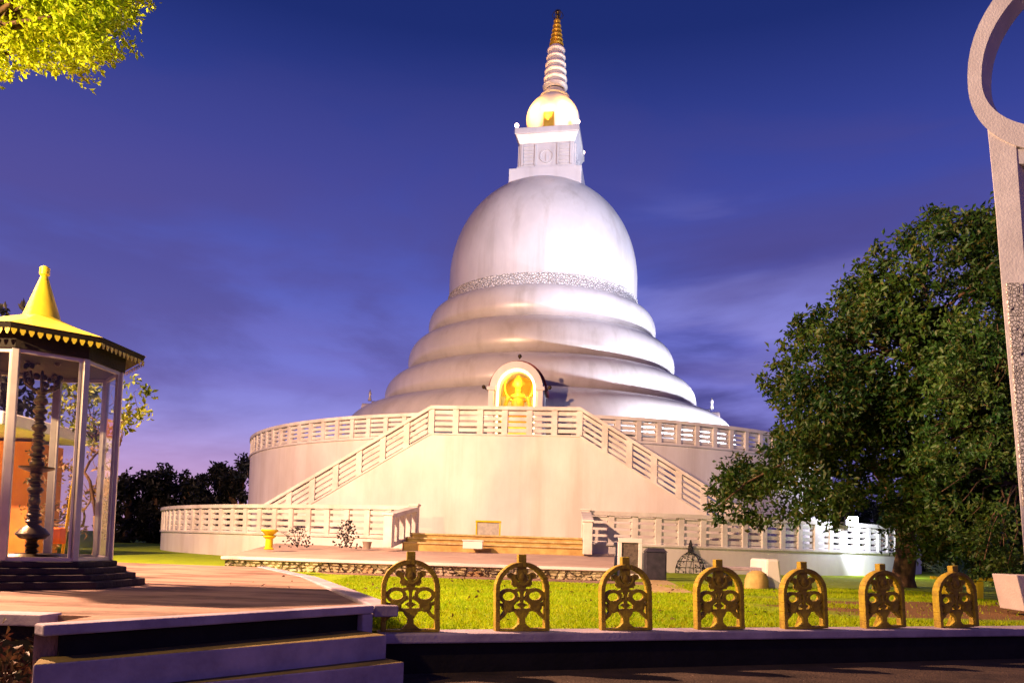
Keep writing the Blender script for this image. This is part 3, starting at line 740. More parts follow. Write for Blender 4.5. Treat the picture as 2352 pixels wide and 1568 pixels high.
# ------------------------------------------------------------------ balustrades
def cp(Rr, phi, z): return Vector((CX + Rr * math.sin(phi), CY - Rr * math.cos(phi), z))
def rail_round(parent, Rr, z0, z1, phis, gaps=()):
    """posts at the listed angles, a slatted panel between neighbours, cap and foot rail over all"""
    H = z1 - z0
    for i, ph in enumerate(phis):
        MB().box(cp(Rr - .10, ph, (z0 + z1 - .1) / 2), (.20, .24, H - .1), ph).build('balustrade_post', M['rail'], parent)
        if i == len(phis) - 1: break
        p2 = phis[i + 1]
        m_ = MB(); ca, cb = cp(Rr - .10, ph, 0), cp(Rr - .10, p2, 0)
        d = cb - ca; l = d.length; a = math.atan2(d.y, d.x); mid = (ca + cb) / 2
        zz0, zz1 = z0 + .05, z1 - .14; pt = (zz1 - zz0) / 3.9
        for k in range(4):
            zc_ = zz0 + pt * (k + .52) - pt * .1; m_.box((mid.x, mid.y, zc_), (l - .21, .12, pt * .62), a)
        m_.box((mid.x, mid.y, z0 + .025), (l - .21, .13, .05), a)
        m_.build('slat_panel', M['rail'], parent)
def arcstrip(Ro, Ri, z0, z1, a0, a1, n):
    return MB().lathe([(Ri, z0), (Ro, z0), (Ro, z1), (Ri, z1), (Ri, z0)], (CX, CY, 0), n, a0, a1)
up_ = thing('round_platform', Vector((CX, CY, 0)), 'tall round white platform under the stupa with a slatted balustrade', 'platform')
MB().lathe([(SR + .0, .3), (SR, FLOOR1 - .0), (SR + .07, FLOOR1 + .02), (SR + .07, FLOOR1 + .09), (SR - .35, FLOOR1 + .10)], (CX, CY, 0), 180).build('platform_wall', M['plaster'], up_, smooth='angle')
MB().lathe([(SR - .1, FLOOR1 + .03), (5, FLOOR1 + .03)], (CX, CY, 0), 96).build('platform_floor', M['paving'], up_)
gapu = R(10.8)
n_ = 58; a0, a1 = R(-88), R(88)
phis = [a0 + (a1 - a0) * k / n_ for k in range(n_ + 1)]
left = [p for p in phis if p < STA - R(9.4)]; right = [p for p in phis if p > STA + R(9.4)]
for seg in (left, right):
    rail_round(up_, SR, FLOOR1 + .09, TOP1, seg)
    arcstrip(SR + .06, SR - .27, TOP1 - .13, TOP1, seg[0] - .004, seg[-1] + .004, 90).build('handrail', M['rail'], up_, smooth='angle')
lt = thing('round_terrace', Vector((CX, CY, 0)), 'low round white terrace wall with a slatted balustrade around the stupa', 'terrace')
OPL, OPR = math.asin((W(940, 1230, 26).x - CX) / LR), math.asin((W(1345, 1230, 26).x - CX) / LR)
n_ = 68; step = (OPL - R(-88)) / 32
left = [OPL - step * k for k in range(0, 33)][::-1]
right = [OPR + step * k for k in range(0, int((R(88) - OPR) / step) + 1)]
print('posts', len(left), len(right), math.degrees(step) * LR * math.pi / 180)
for seg in (left, right):
    rail_round(lt, LR, LF, LTOP, seg)
    arcstrip(LR + .07, LR - .28, LTOP - .14, LTOP, seg[0] - .003, seg[-1] + .003, 90).build('handrail', M['rail'], lt, smooth='angle')
    w_ = arcstrip(LR + .0, LR - .3, -.1, LF - .07, seg[0] - .003, seg[-1] + .003, 90)
    w_.build('terrace_wall', M['plaster'], lt, smooth='angle')
    arcstrip(LR + .06, LR - .32, LF - .07, LF + .001, seg[0] - .003, seg[-1] + .003, 90).build('string_course', M['rail'], lt, smooth='angle')
MB().lathe([(LR - .25, LF + .01), (SR - .5, LF + .01)], (CX, CY, 0), 128).build('terrace_floor', M['stonetop'], lt)
# buttress that ends the terrace on the right
pb = cp(LR, R(66), 0)

# ------------------------------------------------------------------ stair wall in front of the platform
fx = Vector((math.cos(STA), math.sin(STA), 0)); fnn = Vector((math.sin(STA), -math.cos(STA), 0))
SC = Vector((W(1158, 1000, 28.6).x, 28.6, 0))
sw = thing('staircase', Vector((SC.x, SC.y, LF)), 'broad cream wall of a double staircase rising to the stupa platform', 'staircase')
hl_ = 2.80; zL = 4.80; slope = math.tan(R(31.2)); foot = hl_ + (zL - LF) / slope
MB().extr([(-foot, LF), (foot, LF), (hl_, zL), (-hl_, zL)], SC, fx, (0, 0, 1), -fnn * .25).build('stair_wall', M['plaster'], sw)
MB().extr([(-hl_, zL), (hl_, zL), (hl_, zL + .06), (-hl_, zL + .06)], SC + fnn * .04, fx, (0, 0, 1), -fnn * .33).build('string_course', M['rail'], sw)
RH = TOP1 - zL - .02
st_ = MB()
nst = 22
for k in range(nst):
    z = LF + (zL - LF) * (k + 1) / nst; u0 = foot - (foot - hl_) * k / nst
    for s in (-1, 1):
        uu = sorted((s * u0, s * (u0 - (foot - hl_) / nst)))
        st_.extr([(uu[0], LF), (uu[1], LF), (uu[1], z - .12), (uu[0], z - .12)], SC - fnn * .25, fx, (0, 0, 1), -fnn * 1.55)
st_.extr([(-hl_, LF), (hl_, LF), (hl_, zL - .06), (-hl_, zL - .06)], SC - fnn * .25, fx, (0, 0, 1), -fnn * 1.6)
st_.build('flight', M['plaster'], sw)
def panel(u0, u1, zf, d=.12):
    """slatted bay between u0 and u1, zf(u) the line it stands on"""
    m_ = MB(); pt = (RH - .20) / 3.9
    for k in range(4):
        lo = .06 + pt * (k + .11); hi = lo + pt * .62
        m_.extr([(u0, zf(u0) + lo), (u1, zf(u1) + lo), (u1, zf(u1) + hi), (u0, zf(u0) + hi)], SC - fnn * .05, fx, (0, 0, 1), -fnn * d)
    m_.build('slat_panel', M['rail'], sw)
def post(u, zf, w=.22):
    MB().extr([(u - w / 2, zf(u - w / 2) + .0), (u + w / 2, zf(u + w / 2) + .0), (u + w / 2, zf(u + w / 2) + RH - .1), (u - w / 2, zf(u - w / 2) + RH - .1)], SC + fnn * .01, fx, (0, 0, 1), -fnn * .24).build('balustrade_post', M['rail'], sw)
flat = lambda u: zL + .06
nb = 6
us = [-hl_ + .02 + (2 * hl_ - .04) * k / nb for k in range(nb + 1)]
for k, u in enumerate(us):
    post(u, flat)
    if k < nb: panel(us[k] + .11, us[k + 1] - .11, flat)
MB().extr([(-hl_, flat(0) + RH - .13), (hl_, flat(0) + RH - .13), (hl_, flat(0) + RH), (-hl_, flat(0) + RH)], SC + fnn * .06, fx, (0, 0, 1), -fnn * .36).build('handrail', M['rail'], sw)
for s in (-1, 1):
    zf = lambda u: zL + .06 - (abs(u) - hl_) * slope
    bay = .90; nbay = 6
    MB().extr([(s * hl_, zf(hl_) - .06), (s * foot, zf(foot) - .06), (s * foot, zf(foot)), (s * hl_, zf(hl_))], SC + fnn * .04, fx, (0, 0, 1), -fnn * .33).build('string_course', M['rail'], sw)
    for k in range(0, 7):
        u0, u1 = hl_ + .02 + bay * k, hl_ + .02 + bay * (k + 1)
        if k: post(s * u0, zf)
        a, b = sorted((s * (u0 + .11), s * (u1 - .11))); panel(a, b, zf)
    post(s * (hl_ + .02 + bay * 7), zf)
    ue = hl_ + bay * 7 + .15
    MB().extr([(s * hl_, zf(hl_) + RH - .13), (s * ue, zf(ue) + RH - .13), (s * ue, zf(ue) + RH), (s * hl_, zf(hl_) + RH)], SC + fnn * .06, fx, (0, 0, 1), -fnn * .36).build('handrail', M['rail'], sw)

# ------------------------------------------------------------------ stone platform, terrace steps and side rails
FLp, FRp = W(517, 1279, 18.4), W(1404, 1306, 18.4)
zF = .30
sp_ = thing('stone_platform', Vector((FLp.x, 18.4, 0)), 'low rubble stone platform with a pale top edge before the terrace steps', 'platform')
bl_, br_ = Vector((-9.5, 27.5, .62)), Vector((6.5, 27.0, .62))
f1, f2 = Vector((FLp.x, 18.4, zF)), Vector((FRp.x, 18.4, zF))
rw = MB(); random.seed(21)
rw.hexa([Vector((f1.x, f1.y, 0)), Vector((f2.x, f2.y, 0)), Vector((3.4, 25.6, 0)), Vector((-8.6, 28.8, 0))], [f1 - Vector((0, 0, .07)), f2 - Vector((0, 0, .07)), Vector((3.4, 25.6, .50)), Vector((-8.6, 28.8, .50))])
for r_0, r_1 in ((.0, .085), (.085, .16), (.16, .228)):
    x = f1.x + .05
    while x < f2.x - .15:
        w_ = random.uniform(.10, .26); cx_, cz_ = x + w_ / 2, (r_0 + r_1) / 2 + random.uniform(-.008, .008); hh = (r_1 - r_0) * random.uniform(.40, .50); n_k = 7
        o_ = [Vector((cx_ + math.cos(6.283 * j / n_k) * w_ * .5 * random.uniform(.8, 1.02), f1.y + .01, cz_ + math.sin(6.283 * j / n_k) * hh * random.uniform(.85, 1.1))) for j in range(n_k)]
        dd = random.uniform(.025, .06)
        rw.hexa(o_, [Vector((cx_ + (p.x - cx_) * .72, f1.y - dd, cz_ + (p.z - cz_) * .7)) for p in o_]); x += w_ + random.uniform(.0, .02)
rw.build('rubble_wall', M['rubble'], sp_)
MB().hexa([f1 + Vector((-.05, -.06, -.068)), f2 + Vector((.05, -.06, -.068)), Vector((3.45, 25.6, .502)), Vector((-8.65, 28.8, .502))], [f1 + Vector((-.05, -.06, 0)), f2 + Vector((.05, -.06, 0)), Vector((3.45, 25.6, .57)), Vector((-8.65, 28.8, .57))]).build('platform_top', M['stonetop'], sp_)
MB().hexa([f1 + Vector((-.07, -.08, -.05)), f2 + Vector((.07, -.08, -.05)), f2 + Vector((.07, .1, -.05)), f1 + Vector((-.07, .1, -.05))], [f1 + Vector((-.07, -.08, .012)), f2 + Vector((.07, -.08, .012)), f2 + Vector((.07, .1, .016)), f1 + Vector((-.07, .1, .016))]).build('edge_coping', M['white'], sp_)
# narrow pale apron strip along the foot of the platform
ap = MB().prism([(FLp.x + 2.6, 17.75), (FRp.x + 1.0, 17.2), (FRp.x + 1.2, 18.39), (FLp.x + 2.2, 18.39)], -.02, .012)
tag(ap.build('path', M['paving']), 'narrow pale path along the foot of the rubble wall', None, kind='structure')
q = [G(1470, 1318, 0), G(1500, 1318, 0), G(1592, 1362, 0), G(1490, 1362, 0)]
tag(MB().prism([(v.x, v.y) for v in q], -.02, .014).build('path', M['yellowpale']), 'short pale paved strip crossing the lawn', None, kind='structure')
es = thing('terrace_steps', Vector((-1, 24.5, .5)), 'three yellow stone steps between the terrace side rails', 'steps')
xl, xr = W(938, 1250, 24.6).x, W(1338, 1250, 24.6).x
for k in range(3):
    z1 = .62 + .145 * (k + 1); y0 = 24.2 + .36 * k
    wdt = .30 * (2 - k) if k < 2 else 0
    MB().hexa([Vector((xl - wdt * .3, y0 + .3, .4)), Vector((xr + .0, y0 - .25, .4)), Vector((xr, 27.2, .4)), Vector((xl - .1, 27.2, .4))], [Vector((xl - wdt * .3, y0 + .3, z1)), Vector((xr, y0 - .25, z1)), Vector((xr, 27.2, z1 + .002 * k)), Vector((xl - .1, 27.2, z1 + .002 * k))]).build('step', M['yellowstone'], es, bevel=.02)
    MB().hexa([Vector((xl - wdt * .3 - .04, y0 + .25, z1 - .045)), Vector((xr - .01, y0 - .31, z1 - .045)), Vector((xr - .01, y0 + .1, z1 - .045)), Vector((xl - wdt * .3 - .04, y0 + .6, z1 - .045))],
              [Vector((xl - wdt * .3 - .04, y0 + .25, z1 + .012)), Vector((xr - .01, y0 - .31, z1 + .012)), Vector((xr - .01, y0 + .1, z1 + .012)), Vector((xl - wdt * .3 - .04, y0 + .6, z1 + .012))]).build('nosing', M['yellowpale'], es, bevel=.012)
def side_rail(near, far, zn, zf_, label):
    t = thing('stair_railing', Vector((near.x, near.y, zn)), label, 'railing')
    d = far - near; d.z = 0; l = d.length; d.normalize(); nn_ = Vector((-d.y, d.x, 0))
    for (p, z0, h) in ((near, zn, .98), (far, zf_, 1.06)):
        MB().box((p.x, p.y, z0 + h / 2), (.28, .28, h), math.atan2(d.y, d.x)).box((p.x, p.y, z0 + h + .03), (.36, .36, .07), math.atan2(d.y, d.x)).build('end_post', M['rail'], t, bevel=.02)
    for k in (1, 2, 3):
        p = near + d * l * k / 4; z0 = zn + (zf_ - zn) * k / 4
        MB().box((p.x, p.y, z0 + .45), (.16, .18, .9), math.atan2(d.y, d.x)).build('baluster', M['rail'], t)
    for nm, h0, h1, w in (('handrail', .90, 1.04, .34), ('foot_rail', 0.0, .12, .24)):
        a = Vector((near.x, near.y, zn)); b = Vector((far.x, far.y, zf_)); o = nn_ * w / 2
        MB().hexa([a - o + Vector((0, 0, h0)), b - o + Vector((0, 0, h0)), b + o + Vector((0, 0, h0)), a + o + Vector((0, 0, h0))], [a - o + Vector((0, 0, h1)), b - o + Vector((0, 0, h1)), b + o + Vector((0, 0, h1)), a + o + Vector((0, 0, h1))]).build(nm, M['rail'], t, bevel=.01)
side_rail(Vector((W(892, 1255, 23.6).x, 23.6, 0)), Vector((cp(LR, OPL, 0).x + .12, cp(LR, OPL, 0).y, 0)), .58, LF, 'white side railing sloping down at the left of the terrace steps')
side_rail(Vector((W(1349, 1270, 23.4).x, 23.4, 0)), Vector((cp(LR, OPR, 0).x - .05, cp(LR, OPR, 0).y, 0)), .56, LF, 'white side railing sloping down at the right of the terrace steps')

# things on and beside the platform
def at(x, y, Y): return W(x, y, Y)
tb = thing('offering_table', Vector((at(1121, 1232, 26.6).x, 26.6, LF)), 'small grey offering table with a yellow edge against the cream wall', 'table')
b = wl(tb)
MB().box(b + Vector((0, 0, .62)), (.88, .5, .06)).build('table_top', M['yellowpaint'], tb, bevel=.01)
MB().box(b + Vector((-.03, 0, .33)), (.76, .4, .5)).build('cabinet', mat('grey_paint', (.5, .5, .46), .6, (.35, .36, .35), 9), tb, bevel=.01)
for sx in (-.4, .4): MB().box(b + Vector((sx, -.2, .3)), (.05, .05, .6)).build('leg', M['yellowpaint'], tb)
b = at(1086, 1262, 23.7); bx_ = MB(); bx_.box((b.x, 23.7, .80 - .06), (.60, .36, .24)).box((b.x, 23.7, .88 - .01), (.66, .42, .04))
tag(bx_.build('donation_box', M['white'], bevel=.04), 'small white box standing at the yellow terrace steps', 'box')
yp = at(617, 1268, 21.5); yp.z = .44
ypt = thing('pedestal', yp, 'bright yellow pedestal with a flared top on the platform', 'pedestal')
MB().lathe([(.12, 0), (.14, .03), (.105, .06), (.10, .30), (.17, .36), (.17, .39)], yp, 20).build('column', M['yellowpaint'], ypt, smooth='angle')
MB().lathe([(0, .39), (.10, .39), (.13, .43), (.23, .52), (.23, .56), (.17, .53), (0, .5)], yp, 20).build('bowl', M['yellowpaint'], ypt, smooth='angle')
pp_ = at(843, 1254, 23.6)
pot = thing('flower_pot', Vector((pp_.x, 23.6, .52)), 'small dark flower pot beside the left railing post', 'pot')
MB().lathe([(.0, 0), (.10, 0), (.14, .2), (.16, .22), (.12, .22), (.0, .16)], wl(pot), 14).build('pot_body', M['planter'], pot, smooth='angle')
# wire ornaments with little buds
def wire_orn(name, base, h, w, label, dome=False, nbud=50, group=None):
    t = thing(name, base, label, 'wire ornament', group); m_ = MB()
    if dome:
        for k in range(12):
            a = k * math.pi / 6
            m_.tube([base + Vector((w * rr * math.cos(a), w * rr * math.sin(a), h * hh)) for rr, hh in ((1, 0), (.97, .18), (.82, .36), (.6, .5), (.35, .58), (.16, .64), (.12, .8), (.02, 1.0))], .010, 4)
        for rr, hh in ((1, .0), (.97, .18), (.82, .36), (.40, .57), (.15, .7), (.1, .86)):
            m_.tube([base + Vector((w * rr * math.cos(j * math.pi / 10), w * rr * math.sin(j * math.pi / 10), h * hh)) for j in range(20)], .012, 4, True)
    else:
        for k in range(9):
            a = random.uniform(0, 6.28); c_ = random.uniform(.3, 1)
            m_.tube([base + Vector((w * c_ * math.cos(a) * s_, w * c_ * math.sin(a) * s_, h * (1 - (1 - s_) ** 1.6) * (1.25 - c_ * .6))) for s_ in (0, .3, .6, .85, 1)], .006, 4)
    bd = m_
    for k in range(nbud):
        a = random.uniform(0, 6.28)
        if dome:
            hh = random.uniform(0, .95); rr = np.interp(hh, [0, .18, .36, .5, .58, .64, .8, 1], [1, .97, .82, .6, .35, .16, .12, .02]); rr *= random.choice([1, 1, .95])
        else: hh = random.uniform(.02, 1); rr = math.sqrt(random.uniform(0, 1)) * (1 - hh * .65)
        bd.ball(base + Vector((w * rr * math.cos(a), w * rr * math.sin(a), h * hh)), random.uniform(.018, .032), 5, 4)
    bd.build('wire_frame', M['wire'], t)
wire_orn('wire_ornament', Vector((at(683, 1262, 23.2).x, 23.2, .50)), .62, .55, 'low spreading wire ornament with dark buds beside the yellow pedestal', nbud=90)
wire_orn('wire_ornament', Vector((at(795, 1256, 23.6).x, 23.6, .52)), .86, .50, 'tall pointed wire ornament with dark buds left of the railing post', nbud=170)
wb = G(1585, 1316, 0)
wire_orn('wire_ornament', Vector((wb.x, wb.y, .0)), 1.12, .50, 'dome shaped black wire frame standing on the lawn before the terrace', dome=True, nbud=170)
# framed plaque, dark box
pq = at(1446, 1302, 20.5); pq.z = 0
pt_ = thing('notice_board', pq, 'white framed upright board with a dark carved panel by the terrace', 'board')
MB().box(pq + Vector((0, 0, .52)), (.44, .05, .84)).build('board_panel', M['carved'], pt_)
fr = MB()
for sx in (-1, 1): fr.box(pq + Vector((sx * .27, 0, .52)), (.10, .12, 1.04))
fr.box(pq + Vector((0, -.003, 1.0)), (.64, .13, .12)); fr.box(pq + Vector((0, 0, .06)), (.44, .12, .12)); fr.build('board_frame', M['white'], pt_, bevel=.01)
lt_ = MB()
for k in range(9):
    for j in range(6):
        if random.random() < .8: lt_.box(pq + Vector((-.17 + j * .068, -.027, .88 - k * .085)), (.05, .006, .016))
db = at(1504, 1312, 19.8); db.z = 0
d_ = thing('metal_cabinet', db, 'dark violet metal cabinet standing right of the framed board', 'cabinet')
MB().box(db + Vector((0, 0, .36)), (.52, .4, .72)).build('cabinet_body', M['darkmetal'], d_, bevel=.015)
MB().hexa([db + Vector((x, y, .722)) for x, y in ((-.28, -.22), (.28, -.22), (.28, .22), (-.28, .22))], [db + Vector((x, y, .82)) for x, y in ((-.2, -.1), (.2, -.1), (.2, .1), (-.2, .1))]).build('cabinet_top', M['darkmetal'], d_)
MB().box(db + Vector((.0, -.205, .36)), (.44, .012, .6)).build('door', M['darkmetal'], d_)
# bench slab + white block + yellow stump
bs = at(1706, 1312, 17.5); bs.z = 0
b_ = thing('stone_bench', bs, 'grey slab bench on stone supports beside the white block', 'bench')
MB().box(bs + Vector((0, 0, .42)), (1.15, .42, .08)).build('seat', M['kerb'], b_, bevel=.015)
for sx in (-.35, .35): MB().box(bs + Vector((sx, 0, .19)), (.16, .34, .38)).build('leg', M['darkwall'], b_, bevel=.01)
wb_ = at(1768, 1330, 17.3)
m_ = MB().hexa([Vector((wb_.x + a, 17.3 + c, 0)) for a, c in ((-.20, -.3), (.20, -.3), (.20, .9), (-.20, .9))], [Vector((wb_.x + a, 17.3 + c, .66)) for a, c in ((-.17, -.25), (.13, -.25), (.13, .9), (-.17, .9))])
tag(m_.build('stone_block', M['white'], bevel=.05), 'white painted block standing on the lawn against the terrace', 'block')
ys = at(1738, 1322, 16.9); ys.z = 0
tag(MB().lathe([(.26, 0), (.25, .2), (.2, .34), (.1, .40), (0, .41)], ys, 16).build('stone_bollard', M['yellowstone'], smooth='angle'), 'rounded yellow stone bollard between the slab bench and the white block', 'bollard')

# ------------------------------------------------------------------ glass lamp house
GC = Vector((-5.30, 8.5, ZP))
gh = thing('glass_lamp_house', GC, 'octagonal glass lamp house with a pointed yellow roof on a dark plinth', 'glass pavilion')
off = R(18); Rg = .82; zg0, zg1 = .51, W(197, 806, 7.75).z
def oct_(r, z, o=0): return [GC + Vector((r * math.sin(off + k * math.pi / 4 + o), -r * math.cos(off + k * math.pi / 4 + o), z - GC.z)) for k in range(8)]
for k, (r, z0, z1) in enumerate(((1.20, .24, .315), (1.10, .315, .38), (1.0, .38, .445), (.90, .445, .508))):
    MB().hexa(oct_(r, z0), oct_(r, z1)).build('plinth_step', M['plinth'], gh, bevel=.012)
vt0, vt1 = oct_(Rg, zg0), oct_(Rg, zg1)
for k in range(8):
    a, b = vt0[k], vt0[(k + 1) % 8]
    an = off + k * math.pi / 4
    MB().box((a.x, a.y, (zg0 + zg1) / 2), (.065, .06, zg1 - zg0), an).build('corner_post', M['frame'], gh, bevel=.006)
    d = (b - a); l = d.length; ang = math.atan2(d.y, d.x); mid = (a + b) / 2
    fm = MB()
    for z in (zg0 + .02, zg1 - .02): fm.box((mid.x, mid.y, z), (l - .05, .035, .04), ang)
    fm.box((mid.x + d.x * .42, mid.y + d.y * .42, (zg0 + zg1) / 2), (.022, .03, zg1 - zg0 - .08), ang)
    fo = fm.build('window_frame', M['frame'], gh)
    MB().box((mid.x, mid.y, (zg0 + zg1) / 2), (l - .06, .006, zg1 - zg0 - .06), ang).build('glass_pane', M['glass'], fo)
zap = W(98, 624, 8.5).z; ze = W(325, 803, 8.5).z
apx = GC + Vector((0, 0, 0))
rm = MB(); RE = 1.08; zc_r = W(98, 727, 8.4).z
ringE, ringI, ringC = oct_(RE, ze), oct_(.55, ze + (zc_r - ze) * .55), oct_(.20, zc_r)
rm.add(ringE + ringI + ringC, [(k, (k + 1) % 8, 8 + (k + 1) % 8, 8 + k) for k in range(8)] + [(8 + k, 8 + (k + 1) % 8, 16 + (k + 1) % 8, 16 + k) for k in range(8)])
rm.build('roof', M['goldroof'], gh)
MB().hexa(oct_(RE - .03, ze - .055), oct_(RE - .01, ze - .004)).build('eave_board', M['darkwood'], gh)
MB().lathe([(.21, zc_r - .05), (.185, zc_r + .02), (.038, zap - .06), (.035, zap - .05), (.052, zap - .035), (.052, zap + .04), (.03, zap + .06), (0, zap + .06)], (GC.x, GC.y, 0), 32).build('roof_spire', M['goldroof'], gh, smooth='angle')
vl = MB()
for k in range(8):
    a, b = ringE[k], ringE[(k + 1) % 8]
    for j in range(11):
        p0 = a.lerp(b, j / 11 + .016); p1 = a.lerp(b, (j + 1) / 11 - .016); dn = Vector((0, 0, -.055))
        o = (GC - (a + b) / 2).normalized(); o.z = 0
        lo = (p0 + p1) / 2 + Vector((0, 0, -.115)); q = [p0 + Vector((0, 0, -.058)), p1 + Vector((0, 0, -.058)), p1 + dn * 1.45, lo + (p1 - p0) * .15, lo - (p1 - p0) * .15, p0 + dn * 1.45]
        vl.hexa([x + o * .04 for x in q], [x + o * .048 for x in q])
vl.build('eave_fringe', M['goldroof'], gh)
MB().hexa(oct_(Rg + .05, zg1), oct_(Rg + .05, ze - .056)).build('lintel', M['darkwood'], gh)
# tall bronze oil lamp inside
lx = W(72, 1270, 8.4); lx.z = zg0; ol = thing('oil_lamp', lx, 'tall dark bronze oil lamp with stacked rings inside the glass house', 'oil lamp')
prf = [(0, 0), (.26, .0), (.30, .03), (.26, .06), (.10, .05)]
z = .06
random.seed(4)
ZT = W(80, 905, 8.4).z - zg0
while z < ZT:
    rr = .074 - .018 * (z / ZT); q_ = random.uniform(.75, 1.25); h_ = random.uniform(.05, .13); prf += [(rr * .6, z), (rr * q_ * .9, z + h_ * .2), (rr * q_ * 1.05, z + h_ * .42), (rr * q_ * .9, z + h_ * .65), (rr * .62, z + h_ * .8), (rr * .9, z + h_ * .86), (rr * .9, z + h_ * .92)]; z += h_
MB().lathe(prf + [(.03, z)], lx, 20).build('stem', M['bronze'], ol, smooth='angle')
MB().lathe([(.0, .93), (.05, .935), (.17, .98), (.175, 1.0), (.05, .97), (0, .97)], lx, 24).build('oil_tray', M['bronze'], ol, smooth='angle')
MB().lathe([(.0, .20), (.12, .22), (.17, .27), (.12, .33), (.05, .38), (.0, .38)], lx, 20).build('foot_bulb', M['bronze'], ol, smooth='angle')
cr_ = MB(); zt_ = ZT + .03
for a0_, rr in ((0, .16), (60, .16), (120, .16)):
    for s in (-1, 1):
        cr_.tube([lx + Vector((s * rr * u * math.cos(R(a0_)), s * rr * u * math.sin(R(a0_)), zt_ + h)) for u, h in ((.1, 0), (.6, .02), (1.15, .08), (1.2, .17), (.8, .2), (.7, .12))], .014, 6)
for k in range(26): cr_.ball(lx + Vector((random.uniform(-.17, .17), random.uniform(-.1, .1), zt_ + random.uniform(.04, .34))), random.uniform(.02, .04), 7, 5)
cr_.build('crest', M['bronze'], ol, smooth=True)
# orange tin on a pale pole, behind the glass
op = at(140, 1262, 10.6); op.z = ZP
ob = thing('sign_pole', op, 'pale leaning pole with an orange box behind the glass house', 'pole')
MB().tube([op, op + Vector((.13, 0, 1.45))], .022, 8).build('pole', M['yellowpaint'], ob)
MB().box(op + Vector((-.04, -.06, .50)), (.20, .16, .22)).build('box', M['orange'], ob, bevel=.02)

# small white hall seen through the glass, lit orange
hc = Vector((W(60, 1290, 20).x, 20, 0))
hall = thing('temple_hall', hc, 'small flat roofed white hall with orange walls behind the glass house', 'building')
zr = W(100, 965, 20).z
xr_ = W(222, 1000, 24.2).x
MB().box((xr_ - 5.5, 22, zr), (11, 4.6, .36)).build('roof', M['plaster'], hall, bevel=.04)
MB().box((xr_ - 5.8, 23.2, zr / 2 - .1), (9.8, 1.6, zr - .4)).build('wall', M['orangewall'], hall)
for k in range(5): MB().box((xr_ - 2.35 - k * 2.1, 20.1, zr / 2 - .1), (.42, .42, zr - .2)).build('column', M['plaster'], hall, bevel=.02)
MB().box((xr_ - 8.6, 22.2, zr + .55), (5.4, 3.6, .75)).build('upper_storey', M['orangewall'], hall)
MB().box((xr_ - 5.8, 20.4, .55), (9.6, .14, .5)).build('parapet', M['yellowstone'], hall)
light('POINT', 'hall_light', (xr_ - 4.2, 21.2, zr - .7), 420, (1, .50, .16), .15)
MB().ball((xr_ - 4.2, 21.2, zr - .5), .12, 10, 8).build('ceiling_lamp', M['litwin'], hall, smooth=True)

# ------------------------------------------------------------------ gate at the right edge
ga = 11.4
g0 = at(2352, 1402, ga); g0.z = 0
gt = thing('ornamental_gate', g0, 'pale stone gate pillar carrying a large open ring at the right edge', 'gate')
def GP(x, y): return W(x, y, ga)
DEP = Vector((.30, .24, 0))
def gext(name, pix, mm, parent=gt, d0=0.0, dep=DEP, bevel=.012):
    a = [GP(*p) + Vector((0, d0, 0)) for p in pix]
    m_ = MB().hexa(a, [p + dep for p in a]); return m_.build(name, mm, parent, bevel=bevel)
pil = gext('pillar', [(2269, 290), (2336, 330), (2336, 341), (2408, 1330), (2358, 1330), (2336, 1050), (2305, 700), (2288, 480)][::-1], M['gate'], d0=.02)
gext('carved_panel', [(2311, 650), (2348, 650), (2384, 1160), (2350, 1160), (2326, 830)][::-1], M['gatecarve'], pil, -.012, Vector((0, .03, 0)), 0)
gext('pillar_base', [(2322, 1319), (2425, 1322), (2420, 1408), (2342, 1402)][::-1], M['gate'], gt, -.12, Vector((.05, .66, 0)))
# ring: drop shape with its point upward
rcx, rcy = 2405, 175
def drop(rx, k=.93, n=56):
    pts = []
    for i in range(n):
        t = 2 * math.pi * i / n            # 0 at the bottom
        x = math.sin(t); y = math.cos(t)
        yy = y if y > 0 else y * 1.75
        ta = 1 if y > 0 else max(0.02, 1 - .33 * abs(y) ** 2.2)
        kk = k if y > 0 else .86
        if y > 0: yy = y ** .8
        pts.append((rcx + rx * x * ta, rcy + kk * rx * yy))
    return pts
oo, ii = drop(183), drop(151, .77)
n = len(oo); A = [GP(*p) for p in oo]; B = [GP(*p) for p in ii]
vs = A + B + [p + DEP for p in A] + [p + DEP for p in B]; fs = []
for k in range(n):
    j = (k + 1) % n
    fs += [(k, j, n + j, n + k), (2 * n + k, 3 * n + k, 3 * n + j, 2 * n + j), (k, 2 * n + k, 2 * n + j, j), (n + k, n + j, 3 * n + j, 3 * n + k)]
MB().add(vs, fs).build('ring', M['gate'], gt, smooth='angle')
gext('pillar', [(2470, 341), (2535, 331), (2560, 1330), (2490, 1330)][::-1], M['gate'])
gext('pillar_base', [(2470, 1322), (2580, 1325), (2565, 1408), (2480, 1405)][::-1], M['gate'], gt, -.12, Vector((.05, .66, 0)))
gext('lintel', [(2336, 338), (2470, 338), (2470, 375), (2338, 372)][::-1], M['gate'], gt, .05, Vector((0, .3, 0)))

# yellow bench under the big tree
yb = G(2215, 1374, 0)
bn = thing('garden_bench', yb, 'yellow plank bench under the big tree', 'bench')
for k, dy in enumerate((0, .17)): MB().box(yb + Vector((0, dy, .40)), (1.12, .13, .06), R(-4)).build('seat_plank', M['yellowpaint'], bn, bevel=.01)
for sx in (-.4, .32): MB().box(yb + Vector((sx, .08, .18)), (.12, .22, .36), R(-4)).build('leg', M['yellowpaint'], bn, bevel=.01)

